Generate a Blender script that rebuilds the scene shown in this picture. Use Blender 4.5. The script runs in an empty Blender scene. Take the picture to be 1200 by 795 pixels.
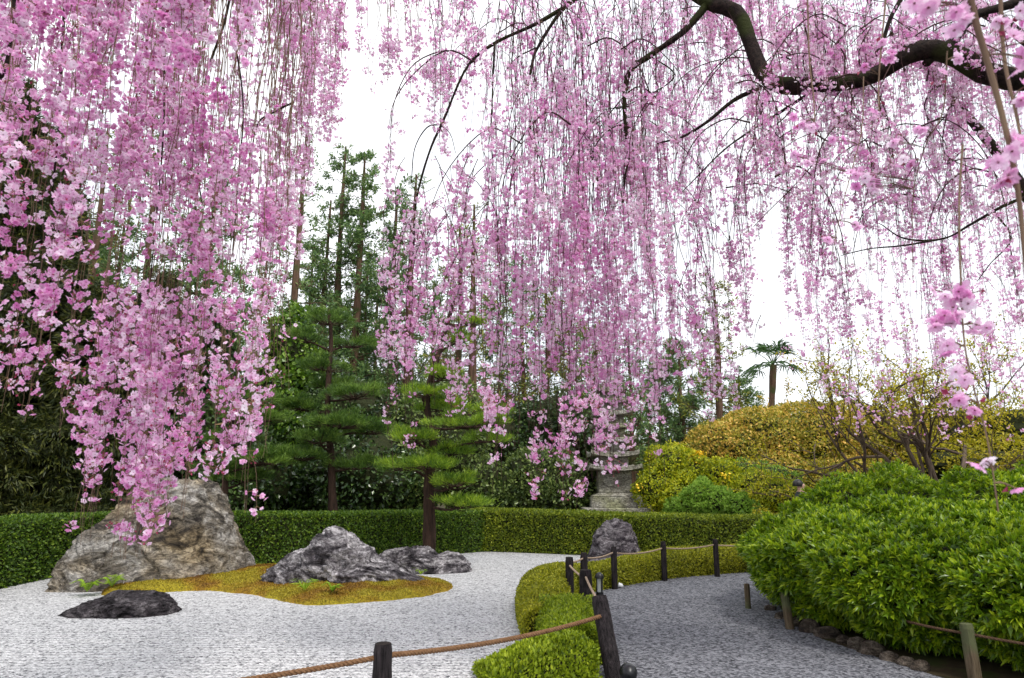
import bpy, math, random
import numpy as np
from mathutils import Vector, noise as mnoise

# ------------------------------------------------------------------ camera, sky, sun, exposure
PITCH = math.atan(162.5/800)
SP, CP = math.sin(PITCH), math.cos(PITCH)
EYE = 1.6
scn = bpy.context.scene
cam = bpy.data.cameras.new("camera"); camo = bpy.data.objects.new("camera", cam)
scn.collection.objects.link(camo); scn.camera = camo
camo.location = (0, 0, EYE); camo.rotation_euler = (math.pi/2+PITCH, 0, 0)
cam.lens = 24; cam.sensor_width = 36; cam.clip_end = 2000; cam.clip_start = .05
cam.dof.use_dof = True; cam.dof.focus_distance = 8.0; cam.dof.aperture_fstop = 7.0

SUN_EL, SUN_AZ = math.radians(58), math.radians(215)     # sun behind and to the right of the viewer, veiled by cloud
w = bpy.data.worlds.new("World"); scn.world = w; w.use_nodes = True
nt = w.node_tree; nt.nodes.clear()
sky = nt.nodes.new('ShaderNodeTexSky'); sky.sky_type = 'NISHITA'; sky.sun_disc = False
sky.sun_elevation = SUN_EL; sky.sun_rotation = math.radians(145); sky.dust_density = 4
tc = nt.nodes.new('ShaderNodeTexCoord'); nz = nt.nodes.new('ShaderNodeTexNoise')
nz.inputs['Scale'].default_value = 2.2; nz.inputs['Detail'].default_value = 5
nt.links.new(tc.outputs['Generated'], nz.inputs['Vector'])
cr = nt.nodes.new('ShaderNodeValToRGB')
cr.color_ramp.elements[0].position = .3; cr.color_ramp.elements[0].color = (9.0, 9.6, 10.6, 1)
cr.color_ramp.elements[1].position = .62; cr.color_ramp.elements[1].color = (13.0, 13.1, 13.4, 1)
nt.links.new(nz.outputs['Fac'], cr.inputs['Fac'])
mx = nt.nodes.new('ShaderNodeMixRGB'); mx.inputs['Fac'].default_value = .88
nt.links.new(sky.outputs['Color'], mx.inputs['Color1']); nt.links.new(cr.outputs['Color'], mx.inputs['Color2'])
bg = nt.nodes.new('ShaderNodeBackground'); bg.inputs['Strength'].default_value = .066
nt.links.new(mx.outputs['Color'], bg.inputs['Color'])
wo = nt.nodes.new('ShaderNodeOutputWorld'); nt.links.new(bg.outputs['Background'], wo.inputs['Surface'])
sun = bpy.data.lights.new("sun", 'SUN'); sun.energy = 1.5; sun.angle = math.radians(10); sun.color = (1, .955, .88)
so = bpy.data.objects.new("sun", sun); scn.collection.objects.link(so)
sdir = Vector((math.cos(SUN_EL)*math.sin(math.radians(145)), math.cos(SUN_EL)*math.cos(math.radians(145)), math.sin(SUN_EL)))
so.rotation_euler = sdir.to_track_quat('Z', 'Y').to_euler(); so.location = (0, 0, 30)
scn.view_settings.view_transform = 'Standard'; scn.view_settings.look = 'None'
scn.view_settings.exposure = .95; scn.view_settings.gamma = 1; scn.view_settings.use_curve_mapping = False
scn.cycles.max_bounces = 7; scn.cycles.diffuse_bounces = 4; scn.cycles.transmission_bounces = 4
scn.cycles.use_denoising = True

rng = np.random.default_rng(7)
U = rng.uniform

# ------------------------------------------------------------------ helpers
def G(px, py, z=0.0):
    """ground (or height z) point seen at a place of the photograph"""
    u = (px-600)/800; v = (397.5-py)/800
    dx, dy, dz = u, CP-v*SP, SP+v*CP
    t = (z-EYE)/dz
    return (dx*t, dy*t)
def A(px, py, Y):
    u = (px-600)/800; v = (397.5-py)/800
    dx, dy, dz = u, CP-v*SP, SP+v*CP
    t = Y/dy
    return np.array((dx*t, Y, EYE+dz*t))

def norm(a):
    a = np.asarray(a, float)
    return a/np.maximum(np.linalg.norm(a, axis=-1, keepdims=True), 1e-9)
def randdir(n):
    return norm(rng.normal(size=(n, 3)))
_fs = {}
def fn(P, freq, seed=0):
    """cheap smooth pseudo noise, about -1..1"""
    if seed not in _fs:
        r = np.random.default_rng(1000+seed); _fs[seed] = (r.normal(size=(7, 3)), r.uniform(0, 6.28, 7))
    d, ph = _fs[seed]
    P = np.asarray(P, float)
    return np.sin(P@(d.T*freq)+ph).sum(-1)/3.2

class MB:
    def __init__(self):
        self.v = []; self.f = []; self.n = 0
    def add(self, V, F, val=0.5, mat=0):
        V = np.asarray(V, float).reshape(-1, 3); F = np.asarray(F, int)
        if len(F) == 0: return
        val = np.broadcast_to(np.asarray(val, float), (len(F),))
        self.v.append(V); self.f.append((F+self.n, val, mat)); self.n += len(V)
    def build(self, name, mats, parent=None, smooth=False):
        me = bpy.data.meshes.new(name)
        if not isinstance(mats, (list, tuple)): mats = [mats]
        for m in mats: me.materials.append(m)
        if self.v:
            V = np.concatenate(self.v)
            if parent is not None: V = V-np.array(parent_loc(parent))
            me.vertices.add(len(V)); me.vertices.foreach_set('co', V.astype(np.float32).ravel())
            li = np.concatenate([f.ravel() for f, _, _ in self.f])
            lt = np.concatenate([np.full(len(f), f.shape[1]) for f, _, _ in self.f])
            ls = np.concatenate([[0], np.cumsum(lt)[:-1]])
            me.loops.add(len(li)); me.loops.foreach_set('vertex_index', li.astype(np.int32))
            me.polygons.add(len(lt)); me.polygons.foreach_set('loop_start', ls.astype(np.int32))
            me.polygons.foreach_set('material_index', np.concatenate([np.full(len(f), m) for f, _, m in self.f]).astype(np.int32))
            me.polygons.foreach_set('use_smooth', np.full(len(lt), smooth))
            me.update(calc_edges=True)
            at = me.attributes.new('v', 'FLOAT', 'FACE')
            at.data.foreach_set('value', np.concatenate([v for _, v, _ in self.f]).astype(np.float32))
        o = bpy.data.objects.new(name, me); scn.collection.objects.link(o)
        if parent is not None: o.parent = parent
        return o
_loc = {}
def parent_loc(p):
    l = _loc.get(p.name)
    return l if l is not None else (0, 0, 0)
def thing(name, loc, label, cat, group=None):
    o = bpy.data.objects.new(name, None); scn.collection.objects.link(o)
    o.location = tuple(float(a) for a in loc); o.empty_display_size = .2; _loc[o.name] = tuple(float(a) for a in loc)
    o['label'] = label; o['category'] = cat
    if group: o['group'] = group
    return o
def tag(o, label, cat, group=None, kind=None):
    if label: o['label'] = label
    if cat: o['category'] = cat
    if group: o['group'] = group
    if kind: o['kind'] = kind
    return o
def sub(parent_obj, mb, name, mats, smooth=False):
    """sub-part: child of a part mesh that itself sits at its thing's origin"""
    th = parent_obj.parent
    o = mb.build(name, mats, th, smooth)
    o.parent = parent_obj
    return o

def tube(mb, pts, rad, sides=6, val=0.5, mat=0, cap=True, jit=0.0):
    pts = np.asarray(pts, float); n = len(pts)
    rad = np.broadcast_to(np.asarray(rad, float), (n,))
    T = norm(np.gradient(pts, axis=0))
    ref = np.array((0, 0, 1.)) if abs(T[:, 2]).mean() < .8 else np.array((1., 0, 0))
    a = norm(np.cross(T, ref)); b = np.cross(T, a)
    an = np.arange(sides)/sides*2*math.pi
    rr = rad[:, None]*np.ones(sides)
    if jit: rr = rr*(1+jit*rng.normal(size=rr.shape))
    V = pts[:, None]+rr[..., None]*(np.cos(an)[None, :, None]*a[:, None]+np.sin(an)[None, :, None]*b[:, None])
    i = np.arange(n-1)[:, None]*sides; j = np.arange(sides)[None]; k = (j+1) % sides
    F = np.stack([i+j, i+k, i+sides+k, i+sides+j], -1).reshape(-1, 4)
    mb.add(V, F, val, mat)
    if cap and rad[-1] > .004:
        c = (n-1)*sides
        Vc = np.concatenate([V[-1], pts[-1:]+T[-1:]*rad[-1]*.15]); jj = np.arange(sides)
        mb.add(Vc, np.stack([jj, (jj+1) % sides, np.full(sides, sides)], -1), val, mat)
        Vc = np.concatenate([V[0], pts[:1]])
        mb.add(Vc, np.stack([(jj+1) % sides, jj, np.full(sides, sides)], -1), val, mat)

def smooth_path(pts, n=24):
    """catmull-rom through points"""
    P = np.asarray(pts, float)
    P = np.vstack([2*P[0]-P[1], P, 2*P[-1]-P[-2]])
    segs = len(P)-3; out = []
    for t in np.linspace(0, segs-1e-6, n):
        i = int(t); u = t-i
        p0, p1, p2, p3 = P[i:i+4]
        out.append(.5*((2*p1)+(-p0+p2)*u+(2*p0-5*p1+4*p2-p3)*u*u+(-p0+3*p1-3*p2+p3)*u**3))
    return np.array(out)

def leaves(mb, P, D, L, W, val=None, N=None, fold=.25, mat=0, two=False, droop=0.0):
    """one leaf per point: D its axis, L length, W width"""
    n = len(P)
    if n == 0: return
    P = np.asarray(P, float); D = norm(D); L = np.broadcast_to(L, (n,))[:, None]; W = np.broadcast_to(W, (n,))[:, None]
    if N is None: N = randdir(n)
    S = norm(np.cross(D, N)); Nn = np.cross(S, D)
    if val is None: val = U(0, 1, n)
    h = W*.5
    tip = P+D*L+np.array((0, 0, -1.))*L*droop
    l = P+D*L*.48+S*h+Nn*fold*h; r = P+D*L*.48-S*h+Nn*fold*h
    if two:
        m = P+D*L*.5-Nn*fold*h*.4
        V = np.stack([P, l, m, r, tip], 1); i = np.arange(n)*5
        F = np.concatenate([np.stack([i, i+2, i+4, i+1], -1), np.stack([i, i+3, i+4, i+2], -1)])
        mb.add(V, F, np.concatenate([val, val]), mat)
    else:
        V = np.stack([P, l, tip, r], 1); i = np.arange(n)*4
        mb.add(V, np.stack([i, i+1, i+2, i+3], -1), val, mat)

def flowers(mb, P, D, R, val, near=0, mat=0, cmat=1):
    n = len(P)
    if n == 0: return
    D = norm(D); t1 = norm(np.cross(D, randdir(n))); t2 = np.cross(D, t1)
    R = np.broadcast_to(R, (n,))[:, None]
    ph = U(0, 6.28, n); cup = U(.15, .75, n)[:, None]; val0_ = val
    for ring in range(2 if near >= 2 else 1):
        s = 1.0 if ring == 0 else .68
        cu = cup if ring == 0 else cup+.35
        for k in range(5):
            a = ph+k*2*math.pi/5+ring*.6+U(-.12, .12, n)
            d = np.cos(a)[:, None]*t1+np.sin(a)[:, None]*t2
            q = np.cross(D, d); RR = R*s*U(.85, 1.12, n)[:, None]; val = np.clip(val0_+rng.normal(0, .13, n), 0, 1)
            if near >= 1:
                b = P+d*RR*.04
                L_ = P+RR*(d*.55+q*.40+D*cu*.30); R_ = P+RR*(d*.55-q*.40+D*cu*.30)
                TL = P+RR*(d*.95+q*.20+D*cu*.62); TR = P+RR*(d*.95-q*.20+D*cu*.62)
                nt_ = P+RR*(d*.86+D*cu*.45)
                V = np.stack([b, L_, TL, nt_, TR, R_], 1); i = np.arange(n)*6
                mb.add(V, np.concatenate([np.stack([i, i+3, i+2, i+1], -1), np.stack([i, i+5, i+4, i+3], -1)]), np.concatenate([val, val]), mat)
            else:
                V = np.stack([P, P+RR*(d*.66+q*.42+D*cu*.3), P+RR*(d*1.0+D*cu*.5), P+RR*(d*.66-q*.42+D*cu*.3)], 1); i = np.arange(n)*4
                mb.add(V, np.stack([i, i+1, i+2, i+3], -1), val, mat)
    if near >= 1:   # calyx and stamens
        C = P-D*R*.16
        V = np.stack([C, P+t1*R*.13+D*R*.12, P+t2*R*.13+D*R*.12, P-t1*R*.13+D*R*.12, P-t2*R*.13+D*R*.12], 1); i = np.arange(n)*5
        F = np.concatenate([np.stack([i, i+1, i+2], -1), np.stack([i, i+2, i+3], -1), np.stack([i, i+3, i+4], -1), np.stack([i, i+4, i+1], -1)])
        mb.add(V, F, .5, cmat)

# ------------------------------------------------------------------ materials
def new_mat(name):
    m = bpy.data.materials.new(name); m.use_nodes = True
    nt = m.node_tree; nt.nodes.clear()
    out = nt.nodes.new('ShaderNodeOutputMaterial')
    return m, nt, out
def N_(nt, t, **kw):
    n = nt.nodes.new(t)
    for k, v in kw.items():
        if k in n.inputs: n.inputs[k].default_value = v
        else: setattr(n, k, v)
    return n
def ramp(nt, cols, pos=None, interp='LINEAR'):
    r = nt.nodes.new('ShaderNodeValToRGB'); r.color_ramp.interpolation = interp
    e = r.color_ramp.elements
    while len(e) < len(cols): e.new(1)
    pos = pos or [i/(len(cols)-1) for i in range(len(cols))]
    for i, (c, p) in enumerate(zip(cols, pos)):
        e[i].position = p; e[i].color = (*c, 1)
    return r
def leaf_mat(name, cols, trans=.35, rough=.5, spec=.4, patch=.35, patch_scale=.8, tint=None):
    m, nt, out = new_mat(name)
    at = N_(nt, 'ShaderNodeAttribute', attribute_name='v')
    geo = N_(nt, 'ShaderNodeNewGeometry')
    no = N_(nt, 'ShaderNodeTexNoise', Scale=patch_scale, Detail=3.0)
    nt.links.new(geo.outputs['Position'], no.inputs['Vector'])
    ma = N_(nt, 'ShaderNodeMath', operation='MULTIPLY_ADD'); ma.inputs[1].default_value = patch*2.4; ma.inputs[2].default_value = -patch*1.2
    nt.links.new(no.outputs['Fac'], ma.inputs[0])
    ad = N_(nt, 'ShaderNodeMath', operation='ADD', use_clamp=True)
    nt.links.new(at.outputs['Fac'], ad.inputs[0]); nt.links.new(ma.outputs[0], ad.inputs[1])
    r = ramp(nt, cols); nt.links.new(ad.outputs[0], r.inputs['Fac'])
    p = N_(nt, 'ShaderNodeBsdfPrincipled', Roughness=rough); p.inputs['Specular IOR Level'].default_value = spec
    nt.links.new(r.outputs['Color'], p.inputs['Base Color'])
    tr = N_(nt, 'ShaderNodeBsdfTranslucent')
    if tint:
        mm = N_(nt, 'ShaderNodeMixRGB', blend_type='MULTIPLY'); mm.inputs[0].default_value = 1; mm.inputs[2].default_value = (*tint, 1)
        nt.links.new(r.outputs['Color'], mm.inputs[1]); nt.links.new(mm.outputs[0], tr.inputs['Color'])
    else: nt.links.new(r.outputs['Color'], tr.inputs['Color'])
    mi = N_(nt, 'ShaderNodeMixShader'); mi.inputs[0].default_value = trans
    nt.links.new(p.outputs[0], mi.inputs[1]); nt.links.new(tr.outputs[0], mi.inputs[2])
    nt.links.new(mi.outputs[0], out.inputs['Surface'])
    return m
def bark_mat(name, c1, c2, c3=None, scale=8, stretch=(1, 1, .2), bump=.6, rough=.85):
    m, nt, out = new_mat(name)
    geo = N_(nt, 'ShaderNodeNewGeometry'); mp = N_(nt, 'ShaderNodeMapping'); mp.inputs['Scale'].default_value = stretch
    nt.links.new(geo.outputs['Position'], mp.inputs['Vector'])
    no = N_(nt, 'ShaderNodeTexNoise', Scale=float(scale), Detail=8.0, Roughness=.7); nt.links.new(mp.outputs[0], no.inputs['Vector'])
    no2 = N_(nt, 'ShaderNodeTexNoise', Scale=2.5, Detail=4.0); nt.links.new(geo.outputs['Position'], no2.inputs['Vector'])
    r = ramp(nt, [c1, c2], [.35, .68]); nt.links.new(no.outputs['Fac'], r.inputs['Fac'])
    col = r.outputs['Color']
    if c3:
        r2 = ramp(nt, [(0, 0, 0), (1, 1, 1)], [.5, .62]); nt.links.new(no2.outputs['Fac'], r2.inputs['Fac'])
        mm = N_(nt, 'ShaderNodeMixRGB'); nt.links.new(r2.outputs['Color'], mm.inputs[0]); nt.links.new(col, mm.inputs[1]); mm.inputs[2].default_value = (*c3, 1)
        col = mm.outputs[0]
    p = N_(nt, 'ShaderNodeBsdfPrincipled', Roughness=rough); p.inputs['Specular IOR Level'].default_value = .12; nt.links.new(col, p.inputs['Base Color'])
    bp = N_(nt, 'ShaderNodeBump', Strength=bump, Distance=.02); nt.links.new(no.outputs['Fac'], bp.inputs['Height']); nt.links.new(bp.outputs[0], p.inputs['Normal'])
    nt.links.new(p.outputs[0], out.inputs['Surface'])
    return m
def plain(name, col, rough=.5, metal=0.0, trans=0.0, spec=.5):
    m, nt, out = new_mat(name)
    p = N_(nt, 'ShaderNodeBsdfPrincipled', Roughness=rough, Metallic=metal)
    p.inputs['Base Color'].default_value = (*col, 1); p.inputs['Specular IOR Level'].default_value = spec
    p.inputs['Transmission Weight'].default_value = trans
    nt.links.new(p.outputs[0], out.inputs['Surface']); return m

M = {}
M['petal'] = leaf_mat('petal', [(.76, .28, .62), (.93, .62, .85), (.98, .90, .98)], trans=.5, rough=.7, spec=.1, patch=.35, patch_scale=2.2)
M['calyx'] = plain('calyx', (.32, .03, .09), .6)
M['pedicel'] = plain('pedicel', (.25, .16, .07), .6)
M['twig'] = bark_mat('twig', (.12, .075, .055), (.22, .15, .10), scale=20, bump=.3)
M['darktwig'] = bark_mat('darktwig', (.03, .013, .016), (.09, .05, .045), scale=20, bump=.4)
M['limb'] = bark_mat('limb', (.006, .004, .004), (.034, .022, .018), (.025, .03, .007), scale=26, stretch=(1, 1, 1), bump=1.0)
M['trunk'] = bark_mat('trunk', (.07, .04, .028), (.17, .105, .07), (.07, .075, .03), scale=9, bump=.8)
M['pinebark'] = bark_mat('pinebark', (.02, .013, .010), (.075, .045, .032), scale=10, bump=1.0)
M['maplebark'] = bark_mat('maplebark', (.07, .05, .04), (.16, .12, .09), scale=10, stretch=(1, 1, .5), bump=.5)

# ------------------------------------------------------------------ ground materials
def gravel_mat(name, lo, mid, hi, size, ridge=0.0, bump=.6, big=.12):
    m, nt, out = new_mat(name)
    geo = N_(nt, 'ShaderNodeNewGeometry')
    wob = N_(nt, 'ShaderNodeTexNoise', Scale=1.6, Detail=3.0)
    nt.links.new(geo.outputs['Position'], wob.inputs['Vector'])
    vo = N_(nt, 'ShaderNodeTexVoronoi', Scale=1.0/size); nt.links.new(geo.outputs['Position'], vo.inputs['Vector'])
    vo2 = N_(nt, 'ShaderNodeTexVoronoi', Scale=.46/size); nt.links.new(geo.outputs['Position'], vo2.inputs['Vector'])
    se = N_(nt, 'ShaderNodeSeparateColor'); nt.links.new(vo.outputs['Color'], se.inputs[0])
    se2 = N_(nt, 'ShaderNodeSeparateColor'); nt.links.new(vo2.outputs['Color'], se2.inputs[0])
    mixv = N_(nt, 'ShaderNodeMix', data_type='FLOAT'); mixv.inputs[0].default_value = .25
    nt.links.new(se.outputs[0], mixv.inputs[2]); nt.links.new(se2.outputs[0], mixv.inputs[3])
    # clumps and rake lines lift or lower the stones
    mp = N_(nt, 'ShaderNodeMapping'); mp.inputs['Scale'].default_value = (1, .8, 1)
    nt.links.new(geo.outputs['Position'], mp.inputs['Vector'])
    st = N_(nt, 'ShaderNodeTexNoise', Scale=14.0, Detail=5.0, Roughness=.7); nt.links.new(mp.outputs[0], st.inputs['Vector'])
    ad = N_(nt, 'ShaderNodeMath', operation='MULTIPLY_ADD'); ad.inputs[1].default_value = .34; nt.links.new(st.outputs['Fac'], ad.inputs[0])
    sc = N_(nt, 'ShaderNodeMath', operation='MULTIPLY'); sc.inputs[1].default_value = .95; nt.links.new(mixv.outputs[0], sc.inputs[0])
    nt.links.new(sc.outputs[0], ad.inputs[2])
    sb = N_(nt, 'ShaderNodeMath', operation='SUBTRACT', use_clamp=True); sb.inputs[1].default_value = .12; nt.links.new(ad.outputs[0], sb.inputs[0])
    r = ramp(nt, [lo, mid, hi], [.12, .42, .8]); nt.links.new(sb.outputs[0], r.inputs['Fac'])
    p = N_(nt, 'ShaderNodeBsdfPrincipled', Roughness=.9); p.inputs['Specular IOR Level'].default_value = .2
    nt.links.new(r.outputs['Color'], p.inputs['Base Color'])
    b1 = N_(nt, 'ShaderNodeBump', Strength=bump, Distance=size*.8); b1.invert = True; nt.links.new(vo.outputs['Distance'], b1.inputs['Height'])
    b2 = N_(nt, 'ShaderNodeBump', Strength=.25, Distance=.02); nt.links.new(st.outputs['Fac'], b2.inputs['Height']); nt.links.new(b1.outputs[0], b2.inputs['Normal'])
    last = b2
    if ridge:
        wv = N_(nt, 'ShaderNodeTexWave', Scale=3.4, Distortion=2.2, Detail=2.0); wv.bands_direction = 'Y'; wv.inputs['Detail Scale'].default_value = .6
        nt.links.new(geo.outputs['Position'], wv.inputs['Vector'])
        b3 = N_(nt, 'ShaderNodeBump', Strength=ridge, Distance=.05); nt.links.new(wv.outputs['Fac'], b3.inputs['Height']); nt.links.new(b2.outputs[0], b3.inputs['Normal'])
        last = b3
    nt.links.new(last.outputs[0], p.inputs['Normal'])
    nt.links.new(p.outputs[0], out.inputs['Surface'])
    return m
M['gravel'] = gravel_mat('raked_gravel', (.09, .09, .10), (.45, .45, .46), (.68, .68, .69), .018, ridge=.55, bump=1.0)
M['path'] = gravel_mat('path_gravel', (.024, .025, .030), (.098, .101, .116), (.25, .255, .28), .019, bump=1.0)
M['soil'] = bark_mat('soil', (.03, .022, .013), (.07, .055, .03), (.035, .045, .012), scale=5, stretch=(1, 1, 1), bump=.6)

def sheet(name, outline, z, mat, label=None):
    import bmesh
    bm = bmesh.new()
    vs = [bm.verts.new((x, y, z)) for x, y in outline]
    bm.faces.new(vs); bmesh.ops.triangulate(bm, faces=bm.faces[:])
    me = bpy.data.meshes.new(name); bm.normal_update(); bm.faces.ensure_lookup_table()
    if bm.faces[0].normal.z < 0: bmesh.ops.reverse_faces(bm, faces=bm.faces[:])
    bm.to_mesh(me); bm.free(); me.materials.append(mat)
    o = bpy.data.objects.new(name, me); scn.collection.objects.link(o); o['kind'] = 'structure'
    if label: o['label'] = label
    return o
sheet('ground', [(-400, -400), (400, -400), (400, 400), (-400, 400)], 0, M['soil'])
LOWC = [(.30, 5.6), (.42, 6.6), (.46, 7.6), (.42, 8.4), (.48, 9.25), (.85, 10.15), (1.62, 11.02), (2.5, 11.75), (3.5, 12.3), (4.6, 12.8), (5.6, 13.6)]
sheet('gravel_bed', [(-8.2, -3)]+[(.2, -3)]+LOWC+[(6.2, 15.4), (1.8, 15.3), (-.8, 16.2), (-1.4, 15.6), (-3.3, 14.55), (-4.9, 13.5), (-7.4, 13.1), (-8.2, 12.2)], .004, M['gravel'])
PATHR = [(4.1, -3), (4.05, 4.2), (3.75, 5.3), (3.42, 6.2), (3.12, 7.35), (3.2, 8.4), (3.55, 9.8), (4.1, 11.2), (5.0, 12.3), (6.0, 13.2)]
sheet('path', [(x, y) for x, y in LOWC][::-1]+[(.2, -3)]+PATHR, .008, M['path'])

# ------------------------------------------------------------------ moss mound
def inside_dist(P, poly):
    """signed distance inside polygon (positive inside)"""
    poly = np.asarray(poly); n = len(poly); x, y = P[:, 0], P[:, 1]
    ins = np.zeros(len(P), bool); d = np.full(len(P), 1e9)
    for i in range(n):
        a, b = poly[i], poly[(i+1) % n]
        c = ((a[1] > y) != (b[1] > y)) & (x < (b[0]-a[0])*(y-a[1])/(b[1]-a[1]+1e-12)+a[0]); ins ^= c
        ab = b-a; t = np.clip(((P-a)@ab)/(ab@ab), 0, 1); d = np.minimum(d, np.linalg.norm(P-(a+t[:, None]*ab), axis=1))
    return np.where(ins, d, -d)
front = [G(*q) for q in [(120, 699), (160, 698), (205, 694), (250, 693), (290, 697), (340, 707), (372, 710), (440, 706), (500, 699), (531, 690)]]
moss_poly = smooth_path([(a, b, 0) for a, b in front]+[(-1.15, 11.15, 0), (-2.3, 12.2, 0), (-4.2, 12.7, 0), (-5.4, 12.4, 0), (-6.3, 11.2, 0), (front[0][0], front[0][1], 0)], 90)[:, :2]
def moss_h(P):
    d = inside_dist(P, moss_poly)+.03*fn(np.c_[P, P[:, 0]*0], 7, 5)+.015*fn(np.c_[P, P[:, 0]*0], 22, 6)
    h = .07*(1-np.exp(-np.maximum(d, 0)/.05))+.15*(1-np.exp(-np.maximum(d, 0)/.9))
    P3 = np.c_[P, np.zeros(len(P))]
    return np.where(d > 0, h+.012*fn(P3, 6, 3)*np.minimum(d/.1, 1)+.008*fn(P3, 25, 4)*np.minimum(d/.1, 1), -.03)
def moss_mat():
    m, nt, out = new_mat('moss')
    geo = N_(nt, 'ShaderNodeNewGeometry')
    a = N_(nt, 'ShaderNodeTexNoise', Scale=1.6, Detail=5.0); b = N_(nt, 'ShaderNodeTexNoise', Scale=60.0, Detail=5.0, Roughness=.8)
    nt.links.new(geo.outputs['Position'], a.inputs['Vector']); nt.links.new(geo.outputs['Position'], b.inputs['Vector'])
    at = N_(nt, 'ShaderNodeAttribute', attribute_name='v')
    r1 = ramp(nt, [(.12, .042, .004), (.27, .16, .005), (.32, .27, .010)], [.28, .43, .56]); nt.links.new(a.outputs['Fac'], r1.inputs['Fac'])
    r2 = ramp(nt, [(.2, .18, .18), (1.5, 1.45, 1.4)], [.36, .64]); nt.links.new(b.outputs['Fac'], r2.inputs['Fac'])
    mm = N_(nt, 'ShaderNodeMixRGB', blend_type='MULTIPLY'); mm.inputs[0].default_value = 1
    nt.links.new(r1.outputs[0], mm.inputs[1]); nt.links.new(r2.outputs[0], mm.inputs[2])
    p = N_(nt, 'ShaderNodeBsdfPrincipled', Roughness=.95); nt.links.new(mm.outputs[0], p.inputs['Base Color'])
    bp = N_(nt, 'ShaderNodeBump', Strength=.8, Distance=.02); nt.links.new(b.outputs['Fac'], bp.inputs['Height']); nt.links.new(bp.outputs[0], p.inputs['Normal'])
    nt.links.new(p.outputs[0], out.inputs['Surface']); return m
M['moss'] = moss_mat()
gx, gy = np.arange(-6.7, -.4, .035), np.arange(8.8, 13.0, .035)
X, Y = np.meshgrid(gx, gy, indexing='ij'); Pg = np.c_[X.ravel(), Y.ravel()]
H = moss_h(Pg); ny = len(gy)
mb = MB(); ii, jj = np.meshgrid(np.arange(len(gx)-1), np.arange(ny-1), indexing='ij'); q = (ii*ny+jj).ravel()
F = np.stack([q, q+ny, q+ny+1, q+1], -1); F = F[(H[F] > -.02).any(1)]
mb.add(np.c_[Pg, H], F, .5)
P = np.c_[U(-6.7, -.4, 130000), U(8.8, 13, 130000)]; h = moss_h(P); k = h > .02; P = np.c_[P[k], h[k]-.004]
leaves(mb, P, np.array((0, 0, 1.))+.7*rng.normal(size=P.shape), U(.012, .032, len(P)), .012)
tag(mb.build('moss', M['moss'], smooth=True), 'orange and yellow green moss mound around the rocks', None, kind='stuff')

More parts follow.
